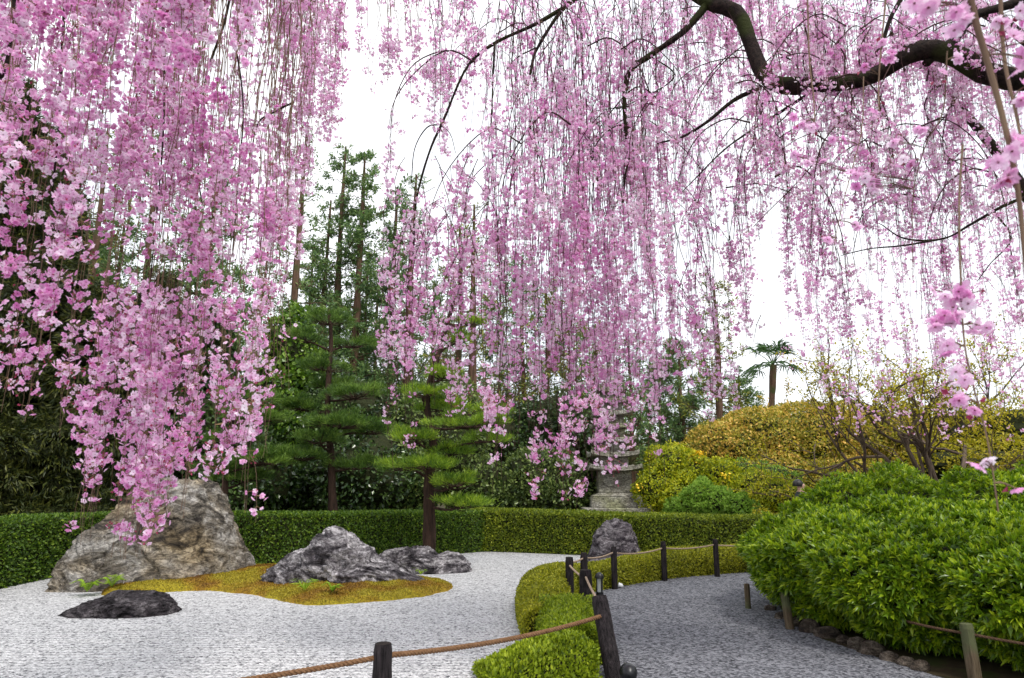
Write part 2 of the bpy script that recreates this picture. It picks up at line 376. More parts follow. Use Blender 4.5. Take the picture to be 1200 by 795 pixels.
# ------------------------------------------------------------------ rocks
def rock_mat(name, dark, mid, light, vein=.55, warm=None, scale=2.2):
    m, nt, out = new_mat(name)
    geo = N_(nt, 'ShaderNodeNewGeometry'); mp = N_(nt, 'ShaderNodeMapping'); mp.inputs['Rotation'].default_value = (.3, .6, .2); mp.inputs['Scale'].default_value = (1, 1, 1.9)
    nt.links.new(geo.outputs['Position'], mp.inputs['Vector'])
    a = N_(nt, 'ShaderNodeTexNoise', Scale=float(scale), Detail=10.0, Roughness=.68, Distortion=.9)
    b = N_(nt, 'ShaderNodeTexNoise', Scale=scale*4.2, Detail=8.0, Roughness=.75, Distortion=1.6)
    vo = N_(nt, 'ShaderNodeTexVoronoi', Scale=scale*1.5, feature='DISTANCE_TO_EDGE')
    wr = N_(nt, 'ShaderNodeMixRGB'); wr.inputs[0].default_value = .25
    nt.links.new(mp.outputs[0], a.inputs['Vector']); nt.links.new(mp.outputs[0], b.inputs['Vector'])
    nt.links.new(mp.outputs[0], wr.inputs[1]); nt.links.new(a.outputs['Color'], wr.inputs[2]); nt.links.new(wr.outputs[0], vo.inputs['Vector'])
    r = ramp(nt, [dark, mid, light], [.38, .47, .60]); nt.links.new(a.outputs['Fac'], r.inputs['Fac'])
    r2 = ramp(nt, [(.26, .25, .25), (.85, .85, .85), (1.6, 1.6, 1.6)], [.40, .5, .63]); nt.links.new(b.outputs['Fac'], r2.inputs['Fac'])
    mm = N_(nt, 'ShaderNodeMixRGB', blend_type='MULTIPLY'); mm.inputs[0].default_value = .9
    nt.links.new(r.outputs[0], mm.inputs[1]); nt.links.new(r2.outputs[0], mm.inputs[2]); col = mm.outputs[0]
    if warm:
        wn = N_(nt, 'ShaderNodeTexNoise', Scale=1.3, Detail=5.0); nt.links.new(geo.outputs['Position'], wn.inputs['Vector'])
        wrp = ramp(nt, [(0, 0, 0), (1, 1, 1)], [.48, .64]); nt.links.new(wn.outputs['Fac'], wrp.inputs['Fac'])
        m3 = N_(nt, 'ShaderNodeMixRGB', blend_type='MULTIPLY'); m3.inputs[2].default_value = (*warm, 1)
        nt.links.new(wrp.outputs[0], m3.inputs[0]); nt.links.new(col, m3.inputs[1]); col = m3.outputs[0]
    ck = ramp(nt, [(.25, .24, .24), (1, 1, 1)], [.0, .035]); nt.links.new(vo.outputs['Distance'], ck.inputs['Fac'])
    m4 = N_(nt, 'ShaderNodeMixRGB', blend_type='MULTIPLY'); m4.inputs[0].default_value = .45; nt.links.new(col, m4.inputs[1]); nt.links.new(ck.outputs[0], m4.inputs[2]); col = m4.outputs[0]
    p = N_(nt, 'ShaderNodeBsdfPrincipled', Roughness=.8); p.inputs['Specular IOR Level'].default_value = .3
    nt.links.new(col, p.inputs['Base Color'])
    cr_ = ramp(nt, [(0, 0, 0), (1, 1, 1)], [.0, .09]); nt.links.new(vo.outputs['Distance'], cr_.inputs['Fac'])
    b1 = N_(nt, 'ShaderNodeBump', Strength=.5, Distance=.05); nt.links.new(cr_.outputs[0], b1.inputs['Height'])
    b2 = N_(nt, 'ShaderNodeBump', Strength=1.0, Distance=.08); nt.links.new(b.outputs['Fac'], b2.inputs['Height']); nt.links.new(b1.outputs[0], b2.inputs['Normal'])
    nt.links.new(b2.outputs[0], p.inputs['Normal']); nt.links.new(p.outputs[0], out.inputs['Surface'])
    return m
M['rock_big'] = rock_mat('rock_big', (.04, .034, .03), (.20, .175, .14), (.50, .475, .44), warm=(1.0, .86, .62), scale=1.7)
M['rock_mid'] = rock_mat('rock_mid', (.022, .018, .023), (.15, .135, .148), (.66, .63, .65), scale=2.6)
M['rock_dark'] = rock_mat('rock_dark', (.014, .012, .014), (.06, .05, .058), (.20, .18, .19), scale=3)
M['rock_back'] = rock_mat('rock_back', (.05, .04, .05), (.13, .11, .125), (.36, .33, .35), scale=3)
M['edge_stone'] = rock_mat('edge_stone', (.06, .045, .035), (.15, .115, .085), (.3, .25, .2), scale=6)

def rock(name, sil, Y, depth, mat, label, seed=0, amp=.07, steep=.8, slant=0.0, nx=150, nyy=110, group=None, freq=1.0, ledge=0.0, Yr=None):
    YL = np.linspace(Y, Y if Yr is None else Yr, len(sil)); pts = np.array([A(px, py, yl) for (px, py), yl in zip(sil, YL)]); xs = pts[:, 0]; zs = np.maximum(pts[:, 2], .02)
    x0, x1 = xs[0], xs[-1]; s = np.linspace(0, 1, nx); x = x0+(x1-x0)*(s-.07*np.sin(2*np.pi*s)/1)
    x = np.interp(s, [0, .04, .96, 1], [x0, x0+(x1-x0)*.015, x1-(x1-x0)*.015, x1])
    z = np.interp(x, xs, zs); zm = zs.max()
    dp = depth*np.sqrt(np.clip(np.sin(np.pi*np.clip((x-x0)/(x1-x0), .0, 1)), .0, 1)*.75+.25*z/zm)*.5+.01
    th = np.linspace(0, np.pi, nyy); c = np.cos(th); sn = np.sin(th)
    yy = -np.sign(c)*np.abs(c)**.75; zz = sn**steep
    V = np.zeros((nx, nyy, 3)); V[..., 0] = x[:, None]; V[..., 1] = np.interp(x, xs, YL)[:, None]+yy*dp[:, None]+slant*(zz*z[:, None]); V[..., 2] = zz*z[:, None]-.04
    ctr = np.array((x.mean(), Y, zm*.3)); d = norm(V-ctr); sc = min(1.0, zm)
    W = V.reshape(-1, 3); off = seed*7.3
    nv = np.zeros(len(W))
    for i, p in enumerate(W):
        q = Vector((p[0]*freq*1.4+off, p[1]*freq*1.4, p[2]*freq*2.0+.7*p[0]))
        rd = 1-abs(mnoise.noise(q*1.3))*2
        vv = mnoise.cell(q*1.7) if False else 0
        q2 = q+Vector((mnoise.noise(q*1.1), mnoise.noise(q*1.1+Vector((5, 3, 1))), mnoise.noise(q*1.3)))*.6; nv[i] = .9*mnoise.noise(q*.9)+.6*rd+.6*(1-2*abs(mnoise.noise(q2*2.6)))+.34*(1-2.4*abs(mnoise.noise(q2*6.1)))+.13*(1-2*abs(mnoise.noise(q2*12)))+.03*mnoise.noise(q*26)
    k = (amp*(nv-.45)).reshape(nx, nyy)
    mask = np.minimum(1, zz[None, :]*3+.35)*np.minimum(1, np.sin(np.pi*np.clip(s, .0, 1))*5+.1)[:, None]
    if ledge:   # terraced relief
        zq = V[..., 2]/ledge; fr = zq-np.floor(zq); k = k+amp*.5*(fr-.5)*np.where(fn(V, 1.5, seed+50) > -.2, 1, .2)
    V = V+d*(k*mask)[..., None]
    mb = MB(); i, j = np.meshgrid(np.arange(nx-1), np.arange(nyy-1), indexing='ij'); q = (i*nyy+j).ravel()
    mb.add(V, np.stack([q, q+nyy, q+nyy+1, q+1], -1), .5)
    for e, fl in ((0, 1), (nx-1, 0)):
        cc = V[e].mean(0); ring = np.vstack([V[e], cc]); a = np.arange(nyy-1)
        f = np.stack([a, a+1, np.full(nyy-1, nyy)], -1); mb.add(ring, f if not fl else f[:, ::-1], .5)
    o = mb.build(name, mat, smooth=True); tag(o, label, 'rock', group)
    o.data.shade_smooth() if hasattr(o.data, 'shade_smooth') else None
    return o
g = 'rocks set in the raked garden'
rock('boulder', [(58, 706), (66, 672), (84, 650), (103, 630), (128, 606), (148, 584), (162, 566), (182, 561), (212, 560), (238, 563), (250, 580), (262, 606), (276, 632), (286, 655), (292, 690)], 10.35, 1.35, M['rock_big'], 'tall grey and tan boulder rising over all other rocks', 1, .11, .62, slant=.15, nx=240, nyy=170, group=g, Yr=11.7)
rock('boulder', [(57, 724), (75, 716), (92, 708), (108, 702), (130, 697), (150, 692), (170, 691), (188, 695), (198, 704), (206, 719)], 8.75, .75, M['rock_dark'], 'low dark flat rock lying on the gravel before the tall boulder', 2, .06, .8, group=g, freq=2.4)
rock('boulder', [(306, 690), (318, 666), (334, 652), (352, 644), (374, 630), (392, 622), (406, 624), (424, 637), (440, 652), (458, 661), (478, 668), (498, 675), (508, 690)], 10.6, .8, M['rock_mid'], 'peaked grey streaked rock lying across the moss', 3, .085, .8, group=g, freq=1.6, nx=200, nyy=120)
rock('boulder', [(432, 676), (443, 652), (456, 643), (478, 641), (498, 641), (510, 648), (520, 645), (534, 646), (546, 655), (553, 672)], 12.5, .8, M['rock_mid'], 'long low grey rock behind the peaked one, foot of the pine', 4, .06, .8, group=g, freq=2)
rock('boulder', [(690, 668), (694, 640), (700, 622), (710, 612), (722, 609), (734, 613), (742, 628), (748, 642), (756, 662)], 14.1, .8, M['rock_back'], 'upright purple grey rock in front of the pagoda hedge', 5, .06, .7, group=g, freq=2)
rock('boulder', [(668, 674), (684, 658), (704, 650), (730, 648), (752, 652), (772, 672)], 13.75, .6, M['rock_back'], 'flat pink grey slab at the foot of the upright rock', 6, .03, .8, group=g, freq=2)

# stones along the path edge under the big shrub
edge = [(952, 742, 13), (973, 748, 16), (991, 755, 8), (1008, 762, 13), (1026, 768, 15), (1046, 776, 12), (1066, 782, 10), (1083, 788, 12), (936, 735, 9), (920, 727, 8), (905, 717, 7)]
edl = ['rounded brown edging stone beside the short wooden post', 'long mossy edging stone under the shrub, second past the post', 'small pale round stone standing in the path edging', 'broad brown edging stone with fallen leaves before it',
       'low tan edging stone under the deep shade of the shrub', 'flat reddish edging stone half sunk in the gravel', 'thin edging slab near the grey wooden post', 'last edging stone before the grey wooden post',
       'small edging stone touching the foot of the leaning post', 'small dark edging stone just beyond the leaning post', 'smallest edging stone where the path curves away under the shrub']
for (px, py, hw), lb in zip(edge, edl):
    x, y = G(px, py); r = hw/800*y/1.0
    V = []; n1, n2 = 14, 9; mb = MB(); sh = U(.75, 1.2, 3)
    a, b = np.meshgrid(np.arange(n1)/n1*2*np.pi, np.linspace(.02, np.pi-.02, n2), indexing='ij')
    D = np.stack([np.cos(a)*np.sin(b), np.sin(a)*np.sin(b), np.cos(b)], -1)
    rr = 1+.16*fn(D+px, 2.1, 8)+.08*fn(D+px, 5, 9)
    V = D*rr[..., None]*np.array((r*sh[0]*1.1, r*.7*sh[1], min(r*.75, .09)*sh[2]))+np.array((x, y+.05, .02))
    i, j = np.meshgrid(np.arange(n1), np.arange(n2-1), indexing='ij'); qq = (i*n2+j).ravel(); q2 = (((i+1) % n1)*n2+j).ravel()
    mb.add(V, np.stack([qq, qq+1, q2+1, q2], -1), .5)
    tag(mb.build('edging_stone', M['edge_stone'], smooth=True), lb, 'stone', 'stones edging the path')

# ------------------------------------------------------------------ hedges
M['hedge_dark'] = leaf_mat('hedge_dark', [(.020, .055, .005), (.075, .15, .009), (.24, .35, .025)], trans=.3, patch=.15)
M['hedge_light'] = leaf_mat('hedge_light', [(.045, .085, .006), (.17, .23, .013), (.42, .46, .03)], trans=.3, patch=.25, patch_scale=1.3)
M['azalea'] = leaf_mat('azalea', [(.09, .11, .008), (.32, .34, .014), (.60, .56, .035)], trans=.3, patch=.3, patch_scale=1.6)
M['azalea_fresh'] = leaf_mat('azalea_fresh', [(.07, .12, .008), (.25, .34, .012), (.46, .54, .03)], trans=.35, patch=.25, patch_scale=2)
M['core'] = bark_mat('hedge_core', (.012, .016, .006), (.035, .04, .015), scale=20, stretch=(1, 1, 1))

def hedge(name, path, width, height, mat, label, cat, lsize, dens, corner=.08, wob=.03, core_in=.05, upb=.5, group=None, taper_end=0):
    path = np.asarray(path, float); c = smooth_path([(p[0], p[1], 0) for p in path], 60)
    seg = np.linalg.norm(np.diff(c, axis=0), axis=1); s = np.concatenate([[0], np.cumsum(seg)]); L = s[-1]
    hh = np.interp(np.linspace(0, 1, 60), np.linspace(0, 1, len(path)), [height*(p[2] if len(p) > 2 else 1) for p in path])
    T = norm(np.gradient(c, axis=0)); S = np.stack([T[:, 1], -T[:, 0], 0*T[:, 0]], -1)
    # cross-section profile (y across, z up) param 0..1
    r = corner; hw = width/2
    prof = [(-hw, 0), (-hw, .5), (-hw, 1-r/height)]
    for a in np.linspace(180, 90, 5)[1:]: prof.append((-hw+r+r*math.cos(math.radians(a)), None, math.sin(math.radians(a))))
    pr = []
    def section(t, H):
        # perimeter fraction -> offset, z, normal
        per = np.array([H-r, r*np.pi/2, width-2*r, r*np.pi/2, H-r]); cum = np.concatenate([[0], np.cumsum(per)])/per.sum()
        u = np.zeros_like(t); z = np.zeros_like(t); nu = np.zeros_like(t); nz_ = np.zeros_like(t)
        for k in range(5):
            m = (t >= cum[k]) & (t <= cum[k+1]); f = (t[m]-cum[k])/(cum[k+1]-cum[k])
            if k == 0: u[m] = -hw; z[m] = f*(H-r); nu[m] = -1
            if k == 4: u[m] = hw; z[m] = (1-f)*(H-r); nu[m] = 1
            if k == 2: u[m] = -hw+r+f*(width-2*r); z[m] = H; nz_[m] = 1
            if k == 1: a = np.pi-f*np.pi/2; u[m] = -hw+r+r*np.cos(a); z[m] = H-r+r*np.sin(a); nu[m] = np.cos(a); nz_[m] = np.sin(a)
            if k == 3: a = np.pi/2-f*np.pi/2; u[m] = hw-r+r*np.cos(a); z[m] = H-r+r*np.sin(a); nu[m] = np.cos(a); nz_[m] = np.sin(a)
        return u, z, nu, nz_
    def at(sv, t, inset=0.0):
        cc = np.stack([np.interp(sv, s, c[:, k]) for k in range(3)], -1); ss = norm(np.stack([np.interp(sv, s, S[:, k]) for k in range(3)], -1))
        Hm = np.interp(sv, s, hh).mean(); H = np.interp(sv, s, hh)
        u, z, nu, nz_ = section(t, Hm); z = z*H/Hm
        Nn = ss*nu[:, None]+np.array((0, 0, 1.))*nz_[:, None]
        P = cc+ss*u[:, None]; P[:, 2] += z
        e = np.minimum(sv, L-sv); 
        P += Nn*((wob*fn(P, 1.3, 11)+wob*.5*fn(P, 4, 12))-inset)[:, None]
        return P, norm(Nn)
    mb = MB()
    ns, ntt = 90, 26
    sv, tv = np.meshgrid(np.linspace(.02, L-.02, ns), np.linspace(0, 1, ntt), indexing='ij')
    Pc, _ = at(sv.ravel(), tv.ravel(), core_in); Pc[:, 2] = np.maximum(Pc[:, 2], .0)
    i, j = np.meshgrid(np.arange(ns-1), np.arange(ntt-1), indexing='ij'); q = (i*ntt+j).ravel()
    mb.add(Pc, np.stack([q, q+ntt, q+ntt+1, q+1], -1), .5, 1)
    for e in (0, ns-1):
        ring = Pc.reshape(ns, ntt, 3)[e]; a = np.arange(ntt-1); mb.add(np.vstack([ring, ring.mean(0)]), np.stack([a, a+1, np.full(ntt-1, ntt)], -1), .5, 1)
    area = L*(2*height+width); n = int(area*dens)
    P, Nn = at(U(0, L, n), U(0, 1, n), 0)
    # ends
    ne = int(width*height*dens)
    for e, sg in ((0, -1), (59, 1)):
        u_, z_ = U(-hw, hw, ne), U(0, hh[e], ne); Pe = c[e]+S[e]*u_[:, None]; Pe[:, 2] = z_; P = np.vstack([P, Pe]); Nn = np.vstack([Nn, np.tile(T[e]*sg, (ne, 1))])
    P = P-Nn*(U(0, 1, len(P))**2*core_in*1.3)[:, None]
    D = norm(Nn*.75+randdir(len(P))*.9+np.array((0, 0, upb*.5)))
    sz = lsize*U(.6, 1.35, len(P))
    leaves(mb, P, D, sz, sz*.55, val=np.clip(rng.normal(.45, .22, len(P)), 0, 1), N=Nn+randdir(len(P))*.6)
    o = mb.build(name, [mat, M['core']]); tag(o, label, cat, group); return o

hedge('clipped_hedge', [(-8.05, 5.5, 1.0), (-7.95, 9.5, 1.0), (-7.85, 12.2, 1.0), (-7.2, 13.35, 1.0), (-4.9, 13.6, .97), (-3.3, 14.55, .93), (-1.4, 15.6, .9), (-.75, 16.25, .9)], .9, .96, M['hedge_dark'],
      'long dark green clipped hedge behind the tall boulder and pines', 'hedge', .05, 2600, corner=.06, wob=.02, group='box hedges around the garden')
hedge('clipped_hedge', [(-.85, 16.15, 1.02), (0, 15.95, 1.0), (1.8, 15.3, .98), (3.3, 15.0, .93), (4.7, 14.95, .9), (6.2, 15.3, .9)], .85, .87, M['hedge_light'],
      'paler yellow green clipped hedge in front of the stone pagoda', 'hedge', .05, 2600, corner=.07, wob=.02, group='box hedges around the garden')
hedge('azalea_hedge', [(.42, 7.35, .8), (.38, 8.2, 1), (.42, 9.2, 1), (.78, 10.2, 1), (1.58, 11.1, .97), (2.5, 11.85, .97), (3.5, 12.4, 1), (4.6, 12.9, 1), (5.6, 13.6, 1)], .62, .38, M['azalea'],
      'low rounded yellow green azalea hedge curving along the path', 'hedge', .03, 7500, corner=.27, wob=.035, core_in=.04)
hedge('azalea_shrub', [(.55, 6.35, .8), (.56, 6.9, 1), (.56, 7.5, 1)], .56, .40, M['azalea_fresh'],
      'fresh green azalea mound between the rope and the curving low hedge', 'shrub', .029, 10500, corner=.27, wob=.05, core_in=.06, upb=1)
hedge('azalea_shrub', [(-.22, 5.85, .35), (.08, 5.95, .85), (.36, 6.05, 1), (.62, 6.12, 1)], .56, .27, M['azalea_fresh'],
      'loose dark green azalea under the thick brown rope', 'shrub', .034, 8500, corner=.2, wob=.07, core_in=.07, upb=1.4)

# ------------------------------------------------------------------ shrubs and crowns
def lobes_points(lobes, dens, bumps=.12, seed=0, half=True):
    Ps, Ns = [], []
    C = np.array([l[:3] for l in lobes]); R = np.array([l[3:6] for l in lobes])
    for i in range(len(lobes)):
        a, b, c_ = R[i]; area = 4*np.pi*(((a*b)**1.6+(a*c_)**1.6+(b*c_)**1.6)/3)**(1/1.6)
        n = max(8, int(area*dens)); d = randdir(n)
        rr = 1+bumps*fn(d*2+C[i], 1.6, seed+20)+bumps*.6*fn(d*5+C[i], 1.5, seed+21)
        P = C[i]+d*R[i]*rr[:, None]; Nn = norm(d/R[i])
        ok = P[:, 2] > .02
        for j in range(len(lobes)):
            if j != i: ok &= (((P-C[j])/R[j])**2).sum(1) > .72
        Ps.append(P[ok]); Ns.append(Nn[ok])
    return np.concatenate(Ps), np.concatenate(Ns)
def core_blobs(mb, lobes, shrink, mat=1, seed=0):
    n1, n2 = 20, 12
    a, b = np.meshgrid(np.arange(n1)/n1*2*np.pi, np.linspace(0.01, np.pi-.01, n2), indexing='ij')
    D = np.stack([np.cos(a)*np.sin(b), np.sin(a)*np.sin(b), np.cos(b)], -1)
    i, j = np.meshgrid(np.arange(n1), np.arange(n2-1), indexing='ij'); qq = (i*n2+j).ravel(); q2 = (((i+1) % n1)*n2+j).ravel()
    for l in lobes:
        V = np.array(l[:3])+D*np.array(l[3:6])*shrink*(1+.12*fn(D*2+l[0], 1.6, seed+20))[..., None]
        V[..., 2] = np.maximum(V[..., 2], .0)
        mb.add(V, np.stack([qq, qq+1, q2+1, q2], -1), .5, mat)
def shrub(name, lobes, mat, label, cat, lsize, dens, whorl=1, shrink=.8, aspect=.5, bumps=.12, seed=0, core=None, gap=-2, two=False, up=.4, group=None, inner=.25, mats=None, extra=None):
    c0 = np.mean([l[:2] for l in lobes], axis=0)
    th = thing(name, (c0[0], c0[1], 0), label, cat, group)
    mb = MB(); P, Nn = lobes_points(lobes, dens, bumps, seed)
    if gap > -2:
        k = fn(P, 2.2, seed+30)+.5*fn(P, 6, seed+31) > gap; P, Nn = P[k], Nn[k]
    rad = min(l[5] for l in lobes)
    P = P-Nn*(U(0, 1, len(P))**2*rad*inner)[:, None]
    if core is not False: core_blobs(mb, lobes, shrink, 1, seed)
    if whorl == 1:
        sz = lsize*U(.6, 1.3, len(P)); leaves(mb, P, norm(Nn*.5+randdir(len(P))*.9+np.array((0, 0, up*.5))), sz, sz*aspect, N=Nn+randdir(len(P))*.7, two=two)
    else:
        ax = norm(Nn+randdir(len(P))*.5+np.array((0, 0, up)))
        t1 = norm(np.cross(ax, randdir(len(P)))); t2 = np.cross(ax, t1); base = U(0, 1, len(P)); ph = U(0, 6.28, len(P))
        for k in range(whorl):
            a = ph+k*2.4; tilt = U(.25, 1.25, len(P)) if k < whorl-2 else U(.05, .5, len(P))
            D = np.cos(tilt)[:, None]*ax+np.sin(tilt)[:, None]*(np.cos(a)[:, None]*t1+np.sin(a)[:, None]*t2)
            sz = lsize*U(.7, 1.25, len(P))
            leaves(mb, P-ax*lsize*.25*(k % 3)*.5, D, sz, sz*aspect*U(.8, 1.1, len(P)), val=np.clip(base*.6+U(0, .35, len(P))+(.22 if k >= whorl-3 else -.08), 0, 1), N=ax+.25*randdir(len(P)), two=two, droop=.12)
    ms = mats or [mat, core or M['core']]
    if extra: extra(mb, P, Nn)
    cr_ = mb.build('crown', ms, th)
    for l in lobes[:4]:
        for q in range(1):
            st = MB(); x, y = l[0]+U(-.3, .3)*l[3], l[1]+U(-.3, .3)*l[4]
            tube(st, smooth_path([(x, y, 0), (x+U(-.05, .05), y+U(-.05, .05), l[2]*.4), (x+U(-.15, .15), y, l[2]*.8)], 6), np.linspace(.025, .012, 6), 5)
            st.build('stem', M['maplebark'], th)
    return th
def L(px, py, Y, rx, rz, ry=None, z=None):
    """lobe centred at a photo place, radii in metres"""
    p = A(px, py, Y); return (p[0], p[1], p[2] if z is None else z, rx, ry or rx, rz)

M['daph'] = leaf_mat('shrub_leaf', [(.035, .085, .006), (.15, .27, .008), (.46, .58, .025)], trans=.35, rough=.35, spec=.5, patch=.15)
M['dark_leaf'] = leaf_mat('dark_leaf', [(.008, .024, .006), (.028, .065, .012), (.10, .17, .035)], trans=.2, rough=.3, spec=.6, patch=.2)
M['ivy'] = leaf_mat('ivy_leaf', [(.03, .08, .008), (.10, .20, .015), (.24, .38, .04)], trans=.3, rough=.35, spec=.5)
M['olive_leaf'] = leaf_mat('olive_leaf', [(.03, .06, .012), (.09, .14, .03), (.24, .31, .08)], trans=.25, rough=.4)
M['gold_leaf'] = leaf_mat('gold_leaf', [(.10, .16, .008), (.34, .40, .012), (.62, .60, .02)], trans=.4)
M['flower_yellow'] = plain('flower_yellow', (.82, .56, .015), .6)
M['lime_leaf'] = leaf_mat('lime_leaf', [(.08, .16, .02), (.20, .36, .04), (.38, .55, .09)], trans=.4)
M['autumn_leaf'] = leaf_mat('orange_tip_leaf', [(.11, .15, .015), (.44, .38, .04), (.78, .50, .12)], trans=.3, patch=.4)
M['maple_leaf'] = leaf_mat('maple_leaf', [(.20, .20, .01), (.45, .42, .015), (.65, .52, .04)], trans=.45)
M['cypress_leaf'] = leaf_mat('cypress_leaf', [(.012, .022, .005), (.04, .055, .010), (.12, .13, .02)], trans=.15, patch=.35)
M['conifer_leaf'] = leaf_mat('conifer_leaf', [(.05, .11, .04), (.13, .24, .07), (.27, .38, .12)], trans=.3, patch=.3)
M['conifer_leaf_gold'] = leaf_mat('conifer_leaf_gold', [(.09, .12, .02), (.22, .25, .03), (.38, .38, .06)], trans=.3, patch=.3)
M['pine_leaf'] = leaf_mat('pine_leaf', [(.02, .06, .008), (.075, .155, .018), (.23, .36, .05)], trans=.25, patch=.3, patch_scale=1.5)
M['pine_leaf_fresh'] = leaf_mat('pine_leaf_fresh', [(.03, .09, .007), (.15, .27, .016), (.40, .54, .035)], trans=.3, patch=.25, patch_scale=1.5)
M['palm_leaf'] = leaf_mat('palm_leaf', [(.03, .08, .02), (.08, .16, .05)], trans=.3)
M['fern'] = leaf_mat('fern_leaf', [(.15, .28, .01), (.35, .52, .03)], trans=.4)
M['far_leaf'] = leaf_mat('far_leaf', [(.03, .06, .02), (.07, .11, .03), (.15, .18, .04)], trans=.2, patch=.5, patch_scale=.2)

# big shrub along the path
big = [(3.86, 9.1, .66, .80, .9, .56), (3.68, 8.1, .66, .80, .9, .52), (4.05, 7.1, .66, .95, .85, .50), (4.72, 6.15, .66, .92, .8, .48), (5.4, 5.6, .70, 1.05, .8, .52), (5.9, 5.2, .72, 1.2, 1.0, .54), (5.3, 7.7, .70, 1.2, 1.0, .60), (5.2, 9.2, .66, 1.2, 1.0, .64), (6.6, 6.8, .75, 1.4, 1.2, .68), (4.6, 10.1, .6, .7, .7, .56),
       (3.92, 8.9, .3, .66, .7, .34), (3.78, 8.0, .3, .62, .6, .34), (4.2, 7.05, .28, .74, .6, .32), (4.85, 6.2, .28, .74, .6, .32), (5.6, 5.5, .3, .8, .6, .32)]
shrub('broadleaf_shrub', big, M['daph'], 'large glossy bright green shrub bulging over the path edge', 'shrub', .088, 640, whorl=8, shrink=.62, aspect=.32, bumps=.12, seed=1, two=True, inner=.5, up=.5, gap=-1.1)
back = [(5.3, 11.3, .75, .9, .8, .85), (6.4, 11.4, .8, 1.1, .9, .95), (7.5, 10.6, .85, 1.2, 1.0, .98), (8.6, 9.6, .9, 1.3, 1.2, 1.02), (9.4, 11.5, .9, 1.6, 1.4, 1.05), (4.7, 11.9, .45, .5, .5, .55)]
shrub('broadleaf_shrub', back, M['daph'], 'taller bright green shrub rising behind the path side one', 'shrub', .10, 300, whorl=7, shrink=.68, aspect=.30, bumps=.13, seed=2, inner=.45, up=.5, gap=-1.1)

# camellias, ivy column and other clipped masses beyond the hedge
sg = 'evergreen shrubs beyond the clipped hedge'
shrub('ivy_covered_tree', [L(340, 415, 19, .75, 1.3), L(330, 470, 19, .9, 1.4), L(352, 520, 19, .9, 1.4), L(325, 570, 19, 1, 1.2)], M['ivy'], 'tall column of fresh green ivy leaves between dark cypress and pine', 'tree', .13, 330, shrink=.8, seed=3, aspect=.8)
shrub('camellia_bush', [L(250, 520, 18.6, 1.3, 1.3), L(300, 560, 18, 1.3, 1.3), L(265, 585, 17.5, 1.2, .8)], M['dark_leaf'], 'dark glossy camellia bush behind the tall boulder', 'shrub', .12, 260, shrink=.84, seed=4, aspect=.6, group=sg)
shrub('camellia_bush', [L(400, 500, 19.4, 1.7, 1.5), L(425, 560, 18.6, 1.8, 1.3), L(380, 470, 20, 1.3, 1.3)], M['dark_leaf'], 'dark glossy camellia bush behind the taller pine', 'shrub', .12, 260, shrink=.84, seed=5, aspect=.6, group=sg)
shrub('camellia_bush', [L(510, 520, 20, 1.6, 1.8), L(470, 560, 19, 1.3, 1.2), L(560, 575, 19.5, 1.0, 1.0)], M['olive_leaf'], 'mid green camellia bush behind the fresh green pine', 'shrub', .12, 240, shrink=.84, seed=6, aspect=.6, group=sg)
shrub('round_shrub', [L(632, 565, 19, 1.15, .95), L(665, 575, 18.6, .9, .85), L(600, 585, 18.8, .7, .7)], M['olive_leaf'], 'rounded olive green shrub beside the stone pagoda', 'shrub', .10, 420, shrink=.86, seed=7, aspect=.6, group=sg)
shrub('round_shrub', [L(660, 505, 24, 1.9, 1.3), L(600, 520, 24, 1.6, 1.3)], M['dark_leaf'], 'dark shrub mass rising behind the rounded olive shrub', 'shrub', .13, 200, shrink=.84, seed=8, aspect=.6, group=sg)
def yfl(mb, P, Nn):
    k = (fn(P, 3.4, 77) > .8) & (Nn[:, 2] > .1); Q = P[k]+Nn[k]*.04; Q = np.repeat(Q, 2, 0)
    leaves(mb, Q+rng.normal(size=Q.shape)*.05, randdir(len(Q)), .07, .06, mat=2)
shrub('flowering_shrub', [L(785, 545, 18, .65, .5), L(812, 560, 18, .7, .55), L(770, 575, 17.7, .7, .6), L(805, 590, 17.5, .8, .6), L(845, 560, 18, .6, .45), L(770, 540, 18.2, .35, .35)], M['gold_leaf'],
      'golden green shrub with orange yellow blooms beside the pagoda', 'shrub', .075, 1100, shrink=.66, seed=9, bumps=.25, aspect=.55, mats=[M['gold_leaf'], M['core'], M['flower_yellow']], extra=yfl)
shrub('leafy_shrub', [L(830, 590, 16.6, .65, .5), L(862, 598, 16.4, .5, .45), L(800, 603, 16.6, .45, .4)], M['lime_leaf'], 'pale lime green leafy shrub just above the hedge end', 'shrub', .07, 650, whorl=5, shrink=.7, seed=10, bumps=.2, aspect=.45)
shrub('leafy_shrub', [L(885, 578, 17.5, .75, .55), L(912, 585, 17, .7, .5), L(860, 575, 18, .6, .5), L(870, 600, 16.8, .6, .4)], M['gold_leaf'], 'yellow green shrub between the lime shrub and the bright broadleaf', 'shrub', .07, 950, shrink=.68, seed=11, bumps=.2)
shrub('leafy_shrub', [L(905, 562, 19.5, .8, .45), L(870, 555, 20, .6, .4)], M['lime_leaf'], 'mid green low shrub under the orange tipped hedge', 'shrub', .08, 300, shrink=.8, seed=12, bumps=.15)
shrub('orange_tipped_hedge', [L(850, 530, 23, 1.4, 1.0), L(890, 522, 23.5, 1.8, 1.25), L(945, 520, 23.5, 1.9, 1.35), L(1000, 522, 23.5, 1.8, 1.35), L(1050, 530, 23, 1.7, 1.2), L(1100, 540, 22.5, 1.6, 1.1), L(815, 545, 23, 1.0, .8), L(900, 560, 22.5, 1.6, .9), L(980, 565, 22.5, 2.0, .9)],
      M['autumn_leaf'], 'broad rounded hedge mass with orange tinted young tips', 'hedge', .10, 620, shrink=.82, seed=13, bumps=.08, aspect=.6)
